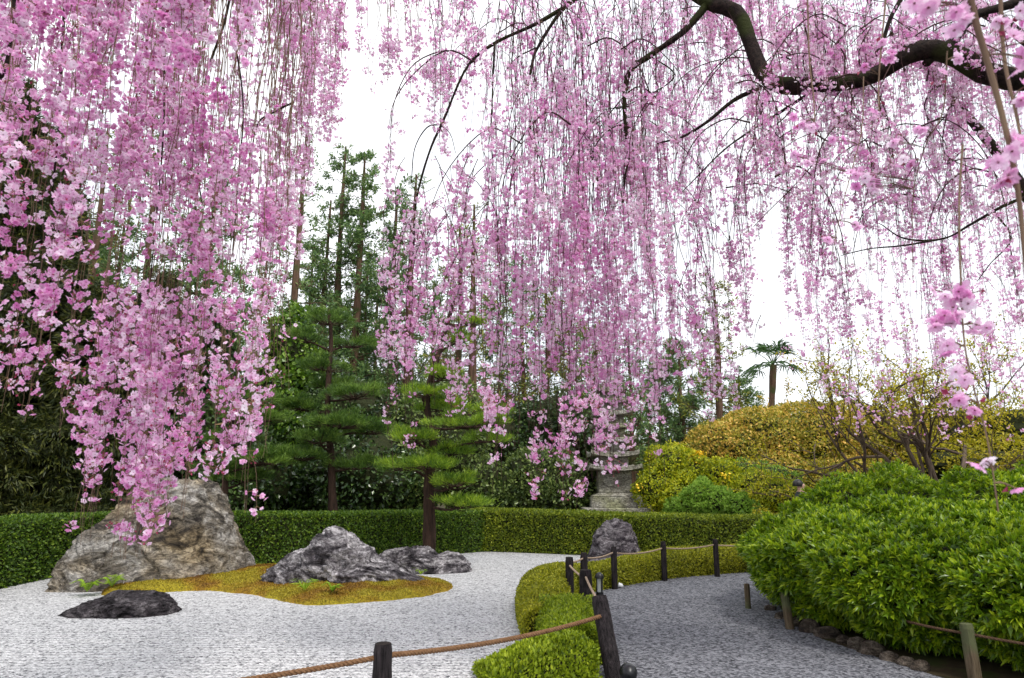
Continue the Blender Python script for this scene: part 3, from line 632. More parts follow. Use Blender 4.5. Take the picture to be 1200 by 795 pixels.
shrub('yellow_leafed_bush', [L(1150, 525, 19, 1.6, 1.0), L(1210, 520, 18, 1.6, 1.1), L(1120, 550, 18, 1.2, .7), L(1180, 555, 17, 1.5, .8)], M['maple_leaf'], 'yellow leafed bush behind the bare branched maple', 'shrub', .09, 260, shrink=.7, seed=14, bumps=.2, gap=-.5)

# far belt of woods closes the horizon
fl = []
for x in np.arange(-75, 76, 5.5):
    fl.append((x+U(-1, 1), 52+U(-3, 5)+abs(x)*-.2, 1.6, 4.4, 3, U(2.4, 4.4)))
mb = MB(); P, Nn = lobes_points(fl, 14, .15, 40); core_blobs(mb, fl, .9, 1, 40)
leaves(mb, P, norm(Nn+randdir(len(P))), U(.25, .5, len(P)), U(.2, .3, len(P)))
tag(mb.build('far_woods', [M['far_leaf'], M['core']]), 'far belt of low green woods closing the horizon', None, kind='stuff')

# ------------------------------------------------------------------ dark cypress trees (left)
def foliage_sprays(mb, P, N, size, k=4, droop=.5, aspect=.28):
    for q in range(k):
        D = norm(N+randdir(len(P))*.8+np.array((0, 0, -droop)))
        sz = size*U(.5, 1.3, len(P)); leaves(mb, P+randdir(len(P))*size*.3, D, sz, sz*aspect)
def cypress(px, ptop, Y, r, label, seed, hfrac=0.0, trunk_px=None, mat=None, dens=150, name='cypress_tree', lean=0):
    b = A(px, 560, Y); x0 = b[0]; zt = A(px, ptop, Y)[2]
    th = thing(name, (x0, Y, 0), label, 'tree', 'dark evergreens beyond the hedge')
    tb = MB(); tube(tb, smooth_path([(x0, Y, 0), (x0+lean*.3, Y, zt*.5), (x0+lean, Y, zt*.97)], 12), np.linspace(.2, .03, 12), 9, jit=.04); tb.build('trunk', M['trunk'], th)
    lobes = []
    z = .6+hfrac*zt
    while z < zt*.98:
        t = (z-hfrac*zt)/(zt*(1-hfrac)); rr = r*(1-t)**.6*U(.75, 1.1)+.18; a0 = U(0, 6.28)
        for q in range(3 if rr > .6 else 2):
            a = a0+q*2.1+U(-.4, .4); lobes.append((x0+lean*z/zt+math.cos(a)*rr*.55, Y+math.sin(a)*rr*.55, z, rr*.6, rr*.6, rr*.42))
        z += rr*.42+.15
    mb = MB(); P, Nn = lobes_points(lobes, dens, .25, seed)
    k = fn(P, 2.0, seed+60) > -.9; P, Nn = P[k], Nn[k]
    core_blobs(mb, lobes, .72, 1, seed); foliage_sprays(mb, P, Nn, .17, 5, .45, .2)
    for l in lobes[::2]:
        a = np.array((x0+lean*l[2]/zt, Y, l[2]-.2)); tube(mb, np.linspace(a, np.array(l[:3])+(np.array(l[:3])-a)*.4, 4), np.linspace(.03, .01, 4), 4, mat=2)
    mb.build('crown', [mat or M['cypress_leaf'], M['core'], M['trunk']], th)
cypress(-60, 60, 15.5, 2.0, 'dark olive cypress at the garden corner, mostly out of view', 1)
cypress(15, 170, 17, 1.5, 'tall dark cypress behind the thickest blossom curtain', 2)
cypress(95, 330, 16.5, 1.5, 'dark brown green cypress low behind the hanging blossoms', 3)
cypress(165, 320, 19.5, 1.9, 'shadowed cypress directly behind the tall boulder', 4)
cypress(228, 350, 20.5, 1.6, 'dark evergreen between the tall boulder and ivy column', 5, mat=M['dark_leaf'])
cypress(60, 250, 24, 2.0, 'far dark evergreen glimpsed between the blossom strands', 6, mat=M['conifer_leaf'])

# ------------------------------------------------------------------ tall sparse conifers
def conifer(px, ptop, pbase, Y, label, seed, blen=1.5, dens=1.0, mat=None, r0=.16, first=.25, lean=0, k=46, name='tall_conifer', gold=False):
    st = np.random.default_rng(seed+500)
    x0 = A(px, 480, Y)[0]; zt = A(px, ptop, Y)[2]
    th = thing(name, (x0, Y, 0), label, 'tree', 'tall thin conifers beyond the garden')
    tp = smooth_path([(x0-lean, Y, 0), (x0-lean*.5+st.uniform(-.1, .1), Y, zt*.35), (x0+st.uniform(-.1, .1), Y, zt*.7), (x0+lean*.3, Y, zt)], 24)
    tb = MB(); tube(tb, tp, np.linspace(r0*1.25, .035, 24)*(1+.08*st.normal(size=24)), 9, jit=.05); tb.build('trunk', M['trunk'], th)
    mb = MB()
    nb = int(k*(1.9 if dens > 1.1 else 1.35)); dens = dens*1.35; blen = blen*1.15
    for i in range(nb):
        t = first+(1-first)*(i+st.uniform(0, 1))/nb; z = t*zt
        c = np.array([np.interp(z, tp[:, 2], tp[:, j]) for j in range(3)])
        a = st.uniform(0, 6.28); ln = blen*(1.05-((t-first)/(1-first))**1.5*.75)*st.uniform(.45, 1.15)
        d = np.array((math.cos(a), math.sin(a), 0)); up = st.uniform(.15, .6)
        p = [c, c+d*ln*.4+np.array((0, 0, up*ln*.12)), c+d*ln*.75+np.array((0, 0, up*ln*.38)), c+d*ln+np.array((0, 0, up*ln*.75))]
        bp = smooth_path(p, 8); bp[1:] += st.normal(size=(7, 3))*.03
        tube(mb, bp, np.linspace(.022*(1.3-t*.7), .006, 8), 4, mat=1, cap=False)
        nsub = int(7*ln)+2
        for s_ in range(nsub):
            u = st.uniform(.25, 1); q0 = np.array([np.interp(u, np.linspace(0, 1, 8), bp[:, j]) for j in range(3)])
            dd = norm(d*.6+st.normal(size=3)*.6+np.array((0, 0, .35))); l2 = ln*.28*st.uniform(.5, 1.2)
            tube(mb, np.stack([q0, q0+dd*l2*.5+st.normal(size=3)*.02, q0+dd*l2]), [.007, .005, .004], 3, mat=1, cap=False)
            nl = st.poisson(7*dens)
            if nl:
                tt = st.uniform(.3, 1.1, nl)[:, None]; Q = q0+dd*l2*tt+st.normal(size=(nl, 3))*.055
                leaves(mb, Q, norm(dd+st.normal(size=(nl, 3))*.7), st.uniform(.08, .20, nl), st.uniform(.04, .065, nl))
    mb.build('crown', [mat or M['conifer_leaf'], M['trunk']], th)
CN = [(85, 150, 20, 1.3, .6, .17, .3, 0), (152, 120, 22, 1.3, .4, .15, .35, 0), (338, 150, 22, 1.0, .35, .16, .25, 0), (374, 235, 25, 1.1, 1.0, .14, .3, 0), (391, 172, 25, 1.5, 1.5, .19, .3, -.2), (412, 180, 24.5, 1.4, 1.5, .2, .3, .2),
      (424, 300, 27, .9, .8, .1, .3, 0), (457, 225, 26, 1.2, 1.5, .14, .3, 0), (478, 205, 24, 1.3, .7, .2, .3, .2), (535, 265, 24, 1.2, .55, .14, .3, 0), (553, 240, 23, 1.7, .22, .18, .3, 0),
      (612, 300, 27, 1.6, 1.0, .12, .3, 0), (640, 330, 26, 1.8, .9, .17, .25, 0), (700, 380, 30, 1.8, 1.0, .15, .2, 0), (738, 400, 27, 1.4, .8, .12, .2, 0), (800, 400, 30, 1.9, 2.0, .15, .1, 0), (845, 325, 27, 1.4, .9, .16, .2, 0), (868, 440, 30, 1.5, 1.6, .13, .1, 0), (205, 230, 24, 1.4, 1.0, .16, .3, 0), (300, 300, 26, 1.3, .9, .13, .3, 0), (356, 290, 28, 1.5, 1.5, .12, .1, 0), (438, 320, 29, 1.6, 1.6, .12, .1, 0), (505, 330, 28, 1.7, 1.4, .12, .1, 0), (585, 335, 30, 1.8, 1.4, .13, .1, 0), (668, 380, 29, 1.8, 1.5, .13, .1, 0), (775, 420, 31, 1.8, 1.6, .13, .05, 0), (232, 180, 21, 1.5, 1.6, .15, .3, 0), (120, 260, 23, 1.7, 1.5, .14, .2, 0)]
CL = ['mossy thin conifer trunk behind the outer blossom curtain', 'reddish conifer trunk showing through the blossom curtain', 'bare straight conifer trunk standing alone beside the blossoms', 'short bare topped conifer beside the leafy pair',
      'leafy tall conifer, the left hand of the pair', 'leafy tall conifer, twin of the pair with thicker trunk', 'very thin low conifer stem right beside the leafy pair', 'slender green conifer next to the leafy pair', 'conifer whose top meets the arching cherry twig', 'yellowish conifer behind pale blossoms, thinner of two', 'tall conifer with long bare side branches over the pine',
      'sparse conifer behind the start of the central curtain', 'wide conifer with dark leaning trunk inside the curtain', 'conifer hidden by the dense central curtain', 'conifer above the pagoda seen through blossoms', 'dense low dark conifer beyond the yellow shrub', 'pointed bare conifer over the orange tipped hedge', 'rounded low conifer beside the palm', 'dark conifer deep behind the blossom curtain', 'conifer just above the ivy column', 'lower bushy conifer between the lone trunk and leafy pair', 'bushy conifer filling the gap after the leafy pair', 'bushy conifer showing over the fresh green pine', 'bushy far conifer beside the start of the central curtain', 'bushy conifer low behind the pagoda finial', 'farthest bushy conifer over the golden flowering shrub', 'tall green conifer crown within the blossoms over the boulder', 'green conifer crown behind the outermost blossom strands']
CL[4] = 'leafy tall conifer with the topmost tip of the close pair'; CL[6] = 'very thin low conifer stem close beside the leafy pair'
for i, ((px, pt, Y_, bl, de, r0, fi, le), lb) in enumerate(zip(CN, CL)):
    conifer(px, pt, 600, Y_, lb, i, bl, de, M['conifer_leaf_gold'] if i in (0, 9, 10, 12, 13, 16) else None, r0, fi, le)

# ------------------------------------------------------------------ cloud pruned pines
def pine(base_px, base_py, Y, trunk_pts, pads, mat, label, seed, r0=.1):
    b = A(base_px, base_py, Y)
    th = thing('pine_tree', (b[0], Y, 0), label, 'tree', 'cloud pruned pines')
    tp = [np.array((b[0], Y, 0))]+[A(px, py, Y) for px, py in trunk_pts]
    tp = smooth_path(tp, 26); tb = MB(); tube(tb, tp, np.linspace(r0, .03, 26)*(1+.06*rng.normal(size=26)), 10, jit=.06)
    tb.build('trunk', M['pinebark'], th)
    mb = MB(); br = MB()
    for (px, py, hw, hh, dy) in pads:
        c = A(px, py, Y+dy); rx = hw/800*Y*.85; rz = hh/800*Y*.75; ry = rx*.85
        nc = int(95*rx*ry)+7
        d = randdir(nc); d[:, 2] = np.abs(d[:, 2])-.35; d = norm(d)
        C = c+d*np.array((rx, ry, rz))*(1+.35*fn(d*2+c, 1.8, seed+70))[:, None]*U(.45, 1.02, nc)[:, None]
        bv = U(0, .5, nc); m_ = 95
        P = np.repeat(C, m_, 0)+rng.normal(size=(nc*m_, 3))*np.array((.06, .06, .025)); dd = np.repeat(d, m_, 0)
        D = norm(np.array((0, 0, .85))+dd*np.array((.7, .7, .1))+randdir(nc*m_)*.85); sz = U(.08, .16, nc*m_)
        leaves(mb, P, D, sz, .010, val=np.clip(np.repeat(bv, m_)+U(0, .55, nc*m_), 0, 1))
        for q in range(0, nc, 2):
            tube(br, np.stack([c-np.array((0, 0, rz*.4)), (c+C[q])/2-np.array((0, 0, rz*.35)), C[q]]), [.009, .007, .004], 4, cap=False)
        # branch from trunk to pad, twigs below
        zc = c[2]-rz*.3; i = np.argmin(abs(tp[:, 2]-(zc-.12))); s0 = tp[i]
        mid = (s0+c)/2+np.array((0, 0, -.03)); e = c-np.array((0, 0, rz*.35))
        bp = smooth_path([s0, mid+rng.normal(size=3)*.04, e], 8); tube(br, bp, np.linspace(.032, .012, 8), 6, jit=.05)
        for q in range(8):
            a = U(0, 6.28); ee = e+np.array((math.cos(a)*rx*.75, math.sin(a)*ry*.75, rz*U(-.1, .3))); tube(br, smooth_path([bp[5], (bp[5]+ee)/2+rng.normal(size=3)*.03, ee], 5), np.linspace(.01, .004, 5), 4, cap=False)
    br.build('branches', M['pinebark'], th)['kind'] = 'stuff'
    mb.build('crown', mat, th)
pine(391, 655, 14.7, [(390, 600), (388, 540), (384, 470), (388, 400), (385, 362)],
     [(385, 375, 34, 20, 0), (412, 402, 30, 16, .3), (358, 395, 22, 16, -.2), (378, 430, 38, 16, 0), (418, 462, 40, 17, -.3), (352, 476, 38, 15, .2), (400, 496, 54, 17, -.4), (346, 535, 46, 17, -.3), (440, 505, 30, 14, 0), (420, 545, 40, 15, .2), (375, 515, 30, 14, -.5), (388, 452, 30, 14, .4)],
     M['pine_leaf'], 'taller darker cloud pruned pine behind the peaked rock', 1, .11)
pine(503, 655, 13.2, [(503, 600), (503, 560), (508, 520), (500, 470), (512, 420), (530, 360), (533, 350)],
     [(533, 400, 22, 12, 0), (552, 378, 18, 10, .2), (520, 440, 26, 13, 0), (552, 497, 48, 14, -.3), (520, 478, 36, 14, .2), (487, 512, 28, 12, -.2), (570, 515, 26, 10, -.3), (500, 545, 40, 13, -.4), (535, 566, 32, 13, -.4), (545, 590, 36, 12, -.2), (470, 548, 24, 11, 0), (528, 530, 34, 12, .1), (575, 480, 22, 12, .3), (497, 460, 24, 12, -.2)],
     M['pine_leaf_fresh'], 'fresh green cloud pruned pine rising behind the long low rock', 2, .12)
pine(262, 655, 14.2, [(262, 600), (266, 540), (272, 490), (276, 460)],
     [(292, 466, 44, 13, 0), (300, 490, 50, 14, -.2), (270, 515, 40, 14, .1), (310, 540, 40, 15, -.2), (255, 545, 36, 14, 0), (288, 560, 40, 14, .2)],
     M['pine_leaf'], 'cloud pruned pine half hidden behind the tall boulder', 3, .1)

# ------------------------------------------------------------------ maple with bare branches, palm
def branchy(mbT, start, d, ln, r, depth, st, leafP, spread=.6, up=.12, curve=.2, minr=.004):
    n = 6; pts = [np.array(start, float)]; dd = norm(np.array(d, float))
    for i in range(n):
        dd = norm(dd+st.normal(size=3)*curve*.5+np.array((0, 0, up*.3))); pts.append(pts[-1]+dd*ln/n)
    pts = np.array(pts); tube(mbT, pts, np.linspace(r, max(r*.6, minr), n+1), 7 if r > .03 else 4, cap=False)
    if depth <= 1: leafP.append(pts[2:])
    if depth == 0: return
    for k in range(st.integers(2, 4)+(1 if depth > 2 else 0)):
        i = st.integers(2, n+1); nd = norm(dd+st.normal(size=3)*spread); branchy(mbT, pts[i], nd, ln*st.uniform(.6, .85), max(r*.55, minr), depth-1, st, leafP, spread, up, curve, minr)
def maple(px, py, Y, starts, ln, label, seed, mat, leafn=3, r=.09, ls=.07):
    b = A(px, py, Y); th = thing('maple_tree', (b[0], Y, 0), label, 'tree')if False else thing('maple_tree', (b[0], Y, 0), label, 'tree')
    st = np.random.default_rng(seed); tb = MB(); lp = []
    tube(tb, np.array([(b[0], Y, 0), (b[0]+.03, Y, .4), (b[0], Y, .75)]), [r*1.5, r*1.25, r*1.1], 9)
    for (dx, dy, dz) in starts: branchy(tb, (b[0], Y, .7), (dx, dy, dz), ln, r*.7, 4, st, lp, .55, .16, .3)
    tb.build('trunk', M['maplebark'], th)
    P = np.concatenate(lp); P = np.repeat(P, leafn, 0)+rng.normal(size=(len(P)*leafn, 3))*.05
    k = fn(P, 1.4, seed) > -.6; P = P[k]
    mb = MB(); leaves(mb, P, randdir(len(P)), ls*U(.6, 1.3, len(P)), ls*.7, N=randdir(len(P))*.5+np.array((0, 0, 1.))); mb.build('crown', mat, th)
maple(1105, 560, 15.5, [(-.8, .1, .8), (-.3, 0, 1), (.15, .2, 1.1), (.6, 0, .9), (-1.1, -.1, .5), (1.0, .2, .7), (-1.3, .2, .3)], 2.15, 'spreading maple with nearly bare branches and yellow buds', 31, M['maple_leaf'], 4, .1)
maple(1180, 560, 19, [(-.5, .1, .8), (.3, 0, .9), (.8, 0, .6), (-.9, 0, .5)], 1.9, 'second maple with denser yellow leaves at the picture edge', 32, M['maple_leaf'], 5, .12, .08)
maple(965, 560, 25, [(-.6, .1, .8), (.3, 0, .9), (.8, 0, .6), (-.9, 0, .5)], 1.8, 'small bronze leafed maple behind the orange tipped hedge', 33, M['autumn_leaf'], 5, .1, .1)

pb = A(905, 560, 27); th = thing('palm_tree', (pb[0], 27, 0), 'windmill palm with fan leaves above the orange tipped hedge', 'palm')
top = A(906, 428, 27); tb = MB(); tube(tb, smooth_path([(pb[0], 27, 0), (pb[0]+.05, 27, 3), tuple(top)], 14), .13, 9, jit=.12); tb.build('trunk', M['trunk'], th)
mb = MB()
for i in range(20):
    a = i*2.4; el = U(-.25, 1.35); d = np.array((math.cos(a)*math.cos(el), math.sin(a)*math.cos(el), math.sin(el))); e = top+d*U(.55, .8)
    tube(mb, np.stack([top, (top+e)/2+np.array((0, 0, .04)), e]), [.02, .015, .012], 4, cap=False)
    s = norm(np.cross(d, (0, 0, 1.)))
    an = np.linspace(-1.35, 1.35, 15); D = np.cos(an)[:, None]*d+np.sin(an)[:, None]*s+np.array((0, 0, .02))
    leaves(mb, np.repeat(e[None], 15, 0), D, U(.6, .9, 15), .06, droop=.35)
mb.build('crown', M['palm_leaf'], th)

# ------------------------------------------------------------------ stone pagoda
def stone_mat():
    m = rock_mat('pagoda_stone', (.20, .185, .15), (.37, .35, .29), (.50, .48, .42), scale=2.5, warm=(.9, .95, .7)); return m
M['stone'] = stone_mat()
PX = 719; PY = 18.0; px0 = A(PX, 590, PY)[0]
def box(mb, cx, cy, z0, z1, w0, w1=None, d0=None, bev=.02):
    w1 = w0 if w1 is None else w1
    V = []
    for z, w_ in ((z0, w0-bev), (z0+bev, w0), (z1-bev, w1), (z1, w1-bev)):
        h = w_/2; V += [(cx-h, cy-h, z), (cx+h, cy-h, z), (cx+h, cy+h, z), (cx-h, cy+h, z)]
    F = [(3, 2, 1, 0), (12, 13, 14, 15)]
    for k in range(3):
        for j in range(4): F.append((k*4+j, k*4+(j+1) % 4, k*4+4+(j+1) % 4, k*4+4+j))
    mb.add(V, F, .5)
def zz(py): return float(A(PX, py, PY)[2])
def ww(px_): return px_/800*PY*1.0
th = thing('stone_pagoda', (px0, PY, 0), 'weathered grey stone pagoda with stacked eaves behind the pale hedge', 'pagoda')
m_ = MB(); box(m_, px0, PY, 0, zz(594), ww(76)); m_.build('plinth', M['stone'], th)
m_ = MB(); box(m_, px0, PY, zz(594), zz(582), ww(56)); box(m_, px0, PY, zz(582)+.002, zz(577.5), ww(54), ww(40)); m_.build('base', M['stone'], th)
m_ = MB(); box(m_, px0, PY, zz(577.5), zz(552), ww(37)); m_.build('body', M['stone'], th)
def eave(z, w_, th_):
    """curved square roof with upswept corners"""
    mb = MB(); n = 17; u = np.linspace(-1, 1, n); uu, vv = np.meshgrid(u, u, indexing='ij'); rr = np.maximum(abs(uu), abs(vv))
    cor = (abs(uu)*abs(vv))**2.2
    topz = z+th_*(1.0+1.9*(1-rr)**1.3)+cor*th_*1.1; botz = z+cor*th_*.9+0*rr
    V = np.stack([px0+uu*w_/2, PY+vv*w_/2, topz], -1).reshape(-1, 3); B = np.stack([px0+uu*w_/2, PY+vv*w_/2, botz], -1).reshape(-1, 3)
    i, j = np.meshgrid(np.arange(n-1), np.arange(n-1), indexing='ij'); q = (i*n+j).ravel()
    mb.add(V, np.stack([q, q+n, q+n+1, q+1], -1)); mb.add(B, np.stack([q, q+1, q+n+1, q+n], -1))
    for idx in ([k for k in range(n)], [(n-1)*n+k for k in range(n)], [k*n for k in range(n)], [k*n+n-1 for k in range(n)]):
        a = np.array(idx); W = np.vstack([V[a], B[a]]); k = np.arange(n-1); mb.add(W, np.stack([k, k+1, k+1+n, k+n], -1))
    return mb
lv = [(552, 58, 32), (536, 54, 29), (519, 50, 27), (503, 46, 25), (488, 42, 23), (474, 38, 21), (461, 34, 19)]
for i, (py, wpx, bpx) in enumerate(lv):
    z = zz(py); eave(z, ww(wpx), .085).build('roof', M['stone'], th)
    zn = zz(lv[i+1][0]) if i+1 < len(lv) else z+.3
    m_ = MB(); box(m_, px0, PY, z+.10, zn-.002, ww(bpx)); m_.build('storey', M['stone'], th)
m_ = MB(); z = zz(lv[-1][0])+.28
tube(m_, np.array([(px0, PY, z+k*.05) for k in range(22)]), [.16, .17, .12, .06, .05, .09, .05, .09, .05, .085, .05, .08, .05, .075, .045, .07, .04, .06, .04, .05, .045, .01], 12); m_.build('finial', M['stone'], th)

# ------------------------------------------------------------------ posts, ropes, lamps
M['charred'] = bark_mat('charred_wood', (.004, .0035, .004), (.045, .037, .04), scale=12, stretch=(4, 4, .35), bump=1.0, rough=.7)
M['charred_top'] = bark_mat('charred_top', (.010, .008, .008), (.035, .027, .024), scale=25, stretch=(1, 1, 1), bump=.8)
M['oldwood'] = bark_mat('old_wood', (.07, .05, .03), (.20, .155, .10), (.11, .12, .06), scale=14, stretch=(4, 4, .3), bump=1.0)
M['rope_brown'] = bark_mat('rope_brown', (.10, .05, .025), (.26, .15, .08), scale=60, stretch=(1, 1, 1), bump=.5)
M['rope_pale'] = bark_mat('rope_pale', (.22, .16, .11), (.46, .36, .27), scale=60, stretch=(1, 1, 1), bump=.5)
M['rope_dark'] = bark_mat('rope_dark', (.05, .03, .02), (.14, .085, .05), scale=60, stretch=(1, 1, 1), bump=.5)

def post(base, topp, r, label, mats, group, name='fence_post', flat=True):
    base = np.array(base, float); topp = np.array(topp, float)
    mb = MB(); n = 14; pts = base+(topp-base)*np.linspace(0, 1, n)[:, None]
    rad = r*(1+.025*rng.normal(size=n)); rad[-1] = r*.86; rad[-2] = r*.98
    sides = 18; T = norm(topp-base); a = norm(np.cross(T, (0, 1., 0))); b = np.cross(T, a)
    an = np.arange(sides)/sides*2*np.pi; lump = 1+.035*np.sin(an*3+r*90)+.02*np.sin(an*7)
    V = pts[:, None]+(rad[:, None]*lump)[..., None]*(np.cos(an)[None, :, None]*a+np.sin(an)[None, :, None]*b)
    V[0, :, 2] = 0.0
    i = np.arange(n-1)[:, None]*sides; j = np.arange(sides)[None]; k = (j+1) % sides
    mb.add(V, np.stack([i+j, i+k, i+sides+k, i+sides+j], -1).reshape(-1, 4)[:, ::-1], .5)
    jj = np.arange(sides); mb.add(np.vstack([V[-1], topp+T*.004]), np.stack([jj, (jj+1) % sides, np.full(sides, sides)], -1)[:, ::-1], .5, 1)
    o = mb.build(name, mats); tag(o, label, 'post', group); return o
PM = [M['charred'], M['charred_top']]
def gp(px, py, h=.6):
    x, y = G(px, py, h); return np.array((x, y, h))
tops = dict(a=gp(449, 754, .6), b=gp(702, 699, .6), c=gp(686, 668, .6), d=gp(667, 653, .6), e=gp(684, 648, .6), f=gp(719, 641, .6), g=gp(777, 635, .6), h=gp(838, 632, .6))
pg = 'charred black posts of the rope fence'
spec = [('a', .058, (0, 0), 'black post at the lower picture edge holding the brown rope'), ('b', .070, (.08, -.22), 'thick leaning black post where brown and pale ropes meet'), ('c', .07, (0, 0), 'stout black post just behind the leaning one'),
        ('d', .052, (0, 0), 'slim black post on the garden side of the stout one'), ('e', .05, (0, 0), 'half hidden black post behind the low hedge bend'), ('f', .045, (0, 0), 'slim black post with the small white spotlight at its foot'),
        ('g', .045, (0, 0), 'black post standing midway along the low hedge'), ('h', .045, (0, 0), 'black post beside the broadleaf shrub, last before it')]
for k, r, off, lb in spec:
    t = tops[k]; b = (t[0]+off[0], t[1]+off[1], 0); post(b, t, r, lb, PM, pg)
off_p = np.array((5.0, 12.3, .6)); post((5.0, 12.3, 0), off_p, .045, 'black post hidden beyond the broadleaf shrub end', PM, pg)

def rope(p0, p1, sag, r, mat, label, name='rope', pitch=.055, group=None):
    p0 = np.array(p0, float); p1 = np.array(p1, float); Ln = np.linalg.norm(p1-p0); n = max(16, int(Ln/pitch*9))
    t = np.linspace(0, 1, n); c = p0+(p1-p0)*t[:, None]; c[:, 2] -= sag*4*t*(1-t)
    T = norm(p1-p0); a = norm(np.cross(T, (0, 0, 1.))); b = np.cross(T, a); mb = MB()
    for k in range(3):
        ph = t*Ln/pitch*2*np.pi/1.5+k*2*np.pi/3
        tube(mb, c+(np.cos(ph)[:, None]*a+np.sin(ph)[:, None]*b)*r*.52, r*.56, 7, cap=False)
    o = mb.build(name, mat, smooth=True); tag(o, label, 'rope', group); return o
def side(p, q, r, dz):   # where a rope meets the face of a post
    d = norm((q-p)*np.array((1, 1, 0))); return p+d*r*.6+np.array((0, 0, dz))
rg = 'ropes strung between black posts'
T_ = tops
left = np.array((-2.5, 4.0, .6))
post((-2.6, 3.6, 0), np.array((-2.6, 3.6, .6)), .058, 'black post outside the view at the far end of the brown rope', PM, pg)
rope(np.array((-2.6, 3.6, .5)), side(T_['a'], left, .05, -.08), .03, .016, M['rope_brown'], 'brown twisted rope end leaving the lowest post toward the garden', group=rg)
leanp = T_['b']+np.array((.04, -.06, -.14))
rope(side(T_['a'], T_['b'], .05, -.075), leanp, .045, .017, M['rope_brown'], 'thick brown twisted rope crossing above the azalea mound', group=rg)
chain = [('b', 'c', -.05, -.07, .015, 'short pale rope from the leaning post to the stout post'), ('c', 'd', -.10, -.1, .012, 'pale rope between the stout post and the slim garden side post'), ('d', 'e', -.07, -.07, .012, 'tiny pale rope span over the low hedge bend'),
         ('e', 'f', -.07, -.08, .03, 'pale rope passing in front of the upright rock'), ('f', 'g', -.09, -.10, .04, 'pale rope from the spotlight post to the midway post'), ('g', 'h', -.10, -.09, .03, 'pale rope from the midway post to the last visible post')]
for a_, b_, z0, z1, sg_, lb in chain:
    rope(side(T_[a_], T_[b_], .05, z0), side(T_[b_], T_[a_], .05, z1), sg_, .012, M['rope_pale'], lb, group=rg)
rope(side(T_['h'], off_p, .05, -.1), off_p-np.array((.03, 0, .1)), .03, .012, M['rope_pale'], 'pale rope end vanishing behind the broadleaf shrub', group=rg)

# wooden posts by the shrub
wg = 'weathered wooden posts under the big shrub'
w1 = np.array((*G(926, 738), 0)); post(w1, w1+np.array((-.03, .02, .42)), .045, 'grey brown wooden post leaning at the shrub, beside edging stones', [M['oldwood']]*2, wg, 'wooden_post')
w2 = gp(1132, 731, .45); post((w2[0]+.02, w2[1], 0), w2, .05, 'sawn weathered wooden post in the shade with a thin rail', [M['oldwood']]*2, wg, 'wooden_post')
w3 = np.array((*G(877, 714), 0)); post(w3, w3+np.array((0, 0, .3)), .035, 'slender wooden post where the shrub meets the far path', [M['oldwood']]*2, wg, 'wooden_post')
w4 = w2+np.array((1.0, -.9, 0))
rope(w2-np.array((.03, 0, .07)), np.array((2.98+.35, 7.0, .40)), .03, .011, M['rope_dark'], 'thin dark rope running into the shrub from the sawn post')
rope(w2+np.array((.03, 0, -.08)), w4-np.array((0, 0, .07)), .03, .011, M['rope_dark'], 'thin dark rope leaving the sawn post at the picture corner')
post((w4[0], w4[1], 0), w4, .05, 'wooden post out of view beyond the sawn one', [M['oldwood']]*2, wg, 'wooden_post')

# lamps
M['blackmetal'] = plain('black_metal', (.012, .013, .015), .35, .3); M['glass'] = plain('lamp_glass', (.75, .8, .8), .2, 0, .6); M['white'] = plain('white_plastic', (.75, .78, .8), .4)
lx, ly = G(703, 706)
th = thing('garden_lamp', (lx, ly, 0), 'small black garden lamp with glass behind the stout post', 'lamp')
m_ = MB(); tube(m_, [(lx, ly, 0), (lx, ly, .13)], [.05, .05], 16); m_.build('base', M['blackmetal'], th)
m_ = MB(); tube(m_, [(lx, ly, .131), (lx, ly, .30)], [.035, .035], 16); m_.build('lamp_glass', M['glass'], th)
m_ = MB()
for k in range(4):
    a = k*np.pi/2+.5; tube(m_, [(lx+math.cos(a)*.045, ly+math.sin(a)*.045, .12), (lx+math.cos(a)*.045, ly+math.sin(a)*.045, .31)], [.007, .007], 6)
tube(m_, [(lx, ly, .30), (lx, ly, .33), (lx, ly, .355), (lx, ly, .37), (lx, ly, .375)], [.06, .058, .045, .022, .004], 18); m_.build('cap', M['blackmetal'], th, smooth=True)
lx, ly = G(737, 805)
th = thing('ground_spotlight', (lx, ly, 0), 'round black spotlight head at the foot of the leaning post', 'lamp')
m_ = MB(); tube(m_, [(lx, ly, 0), (lx, ly, .05)], [.05, .03], 14); m_.build('base', M['blackmetal'], th)
m_ = MB(); tube(m_, [(lx, ly+.07, .10), (lx, ly+.06, .10), (lx, ly+.03, .10), (lx, ly-.02, .105), (lx, ly-.06, .11), (lx, ly-.075, .112)], [.03, .05, .068, .068, .05, .012], 20); m_.build('lamp_head', M['blackmetal'], th, smooth=True)
lx, ly = G(727, 690)
th = thing('ground_spotlight', (lx, ly, 0), 'tiny white ground spotlight beside a slim black post', 'lamp')
m_ = MB(); tube(m_, [(lx, ly, 0), (lx, ly, .03)], [.02, .02], 10); m_.build('base', M['blackmetal'], th)
m_ = MB(); tube(m_, [(lx+.04, ly, .03), (lx+.02, ly, .04), (lx-.03, ly, .055)], [.015, .03, .034], 14); m_.build('lamp_head', M['white'], th)

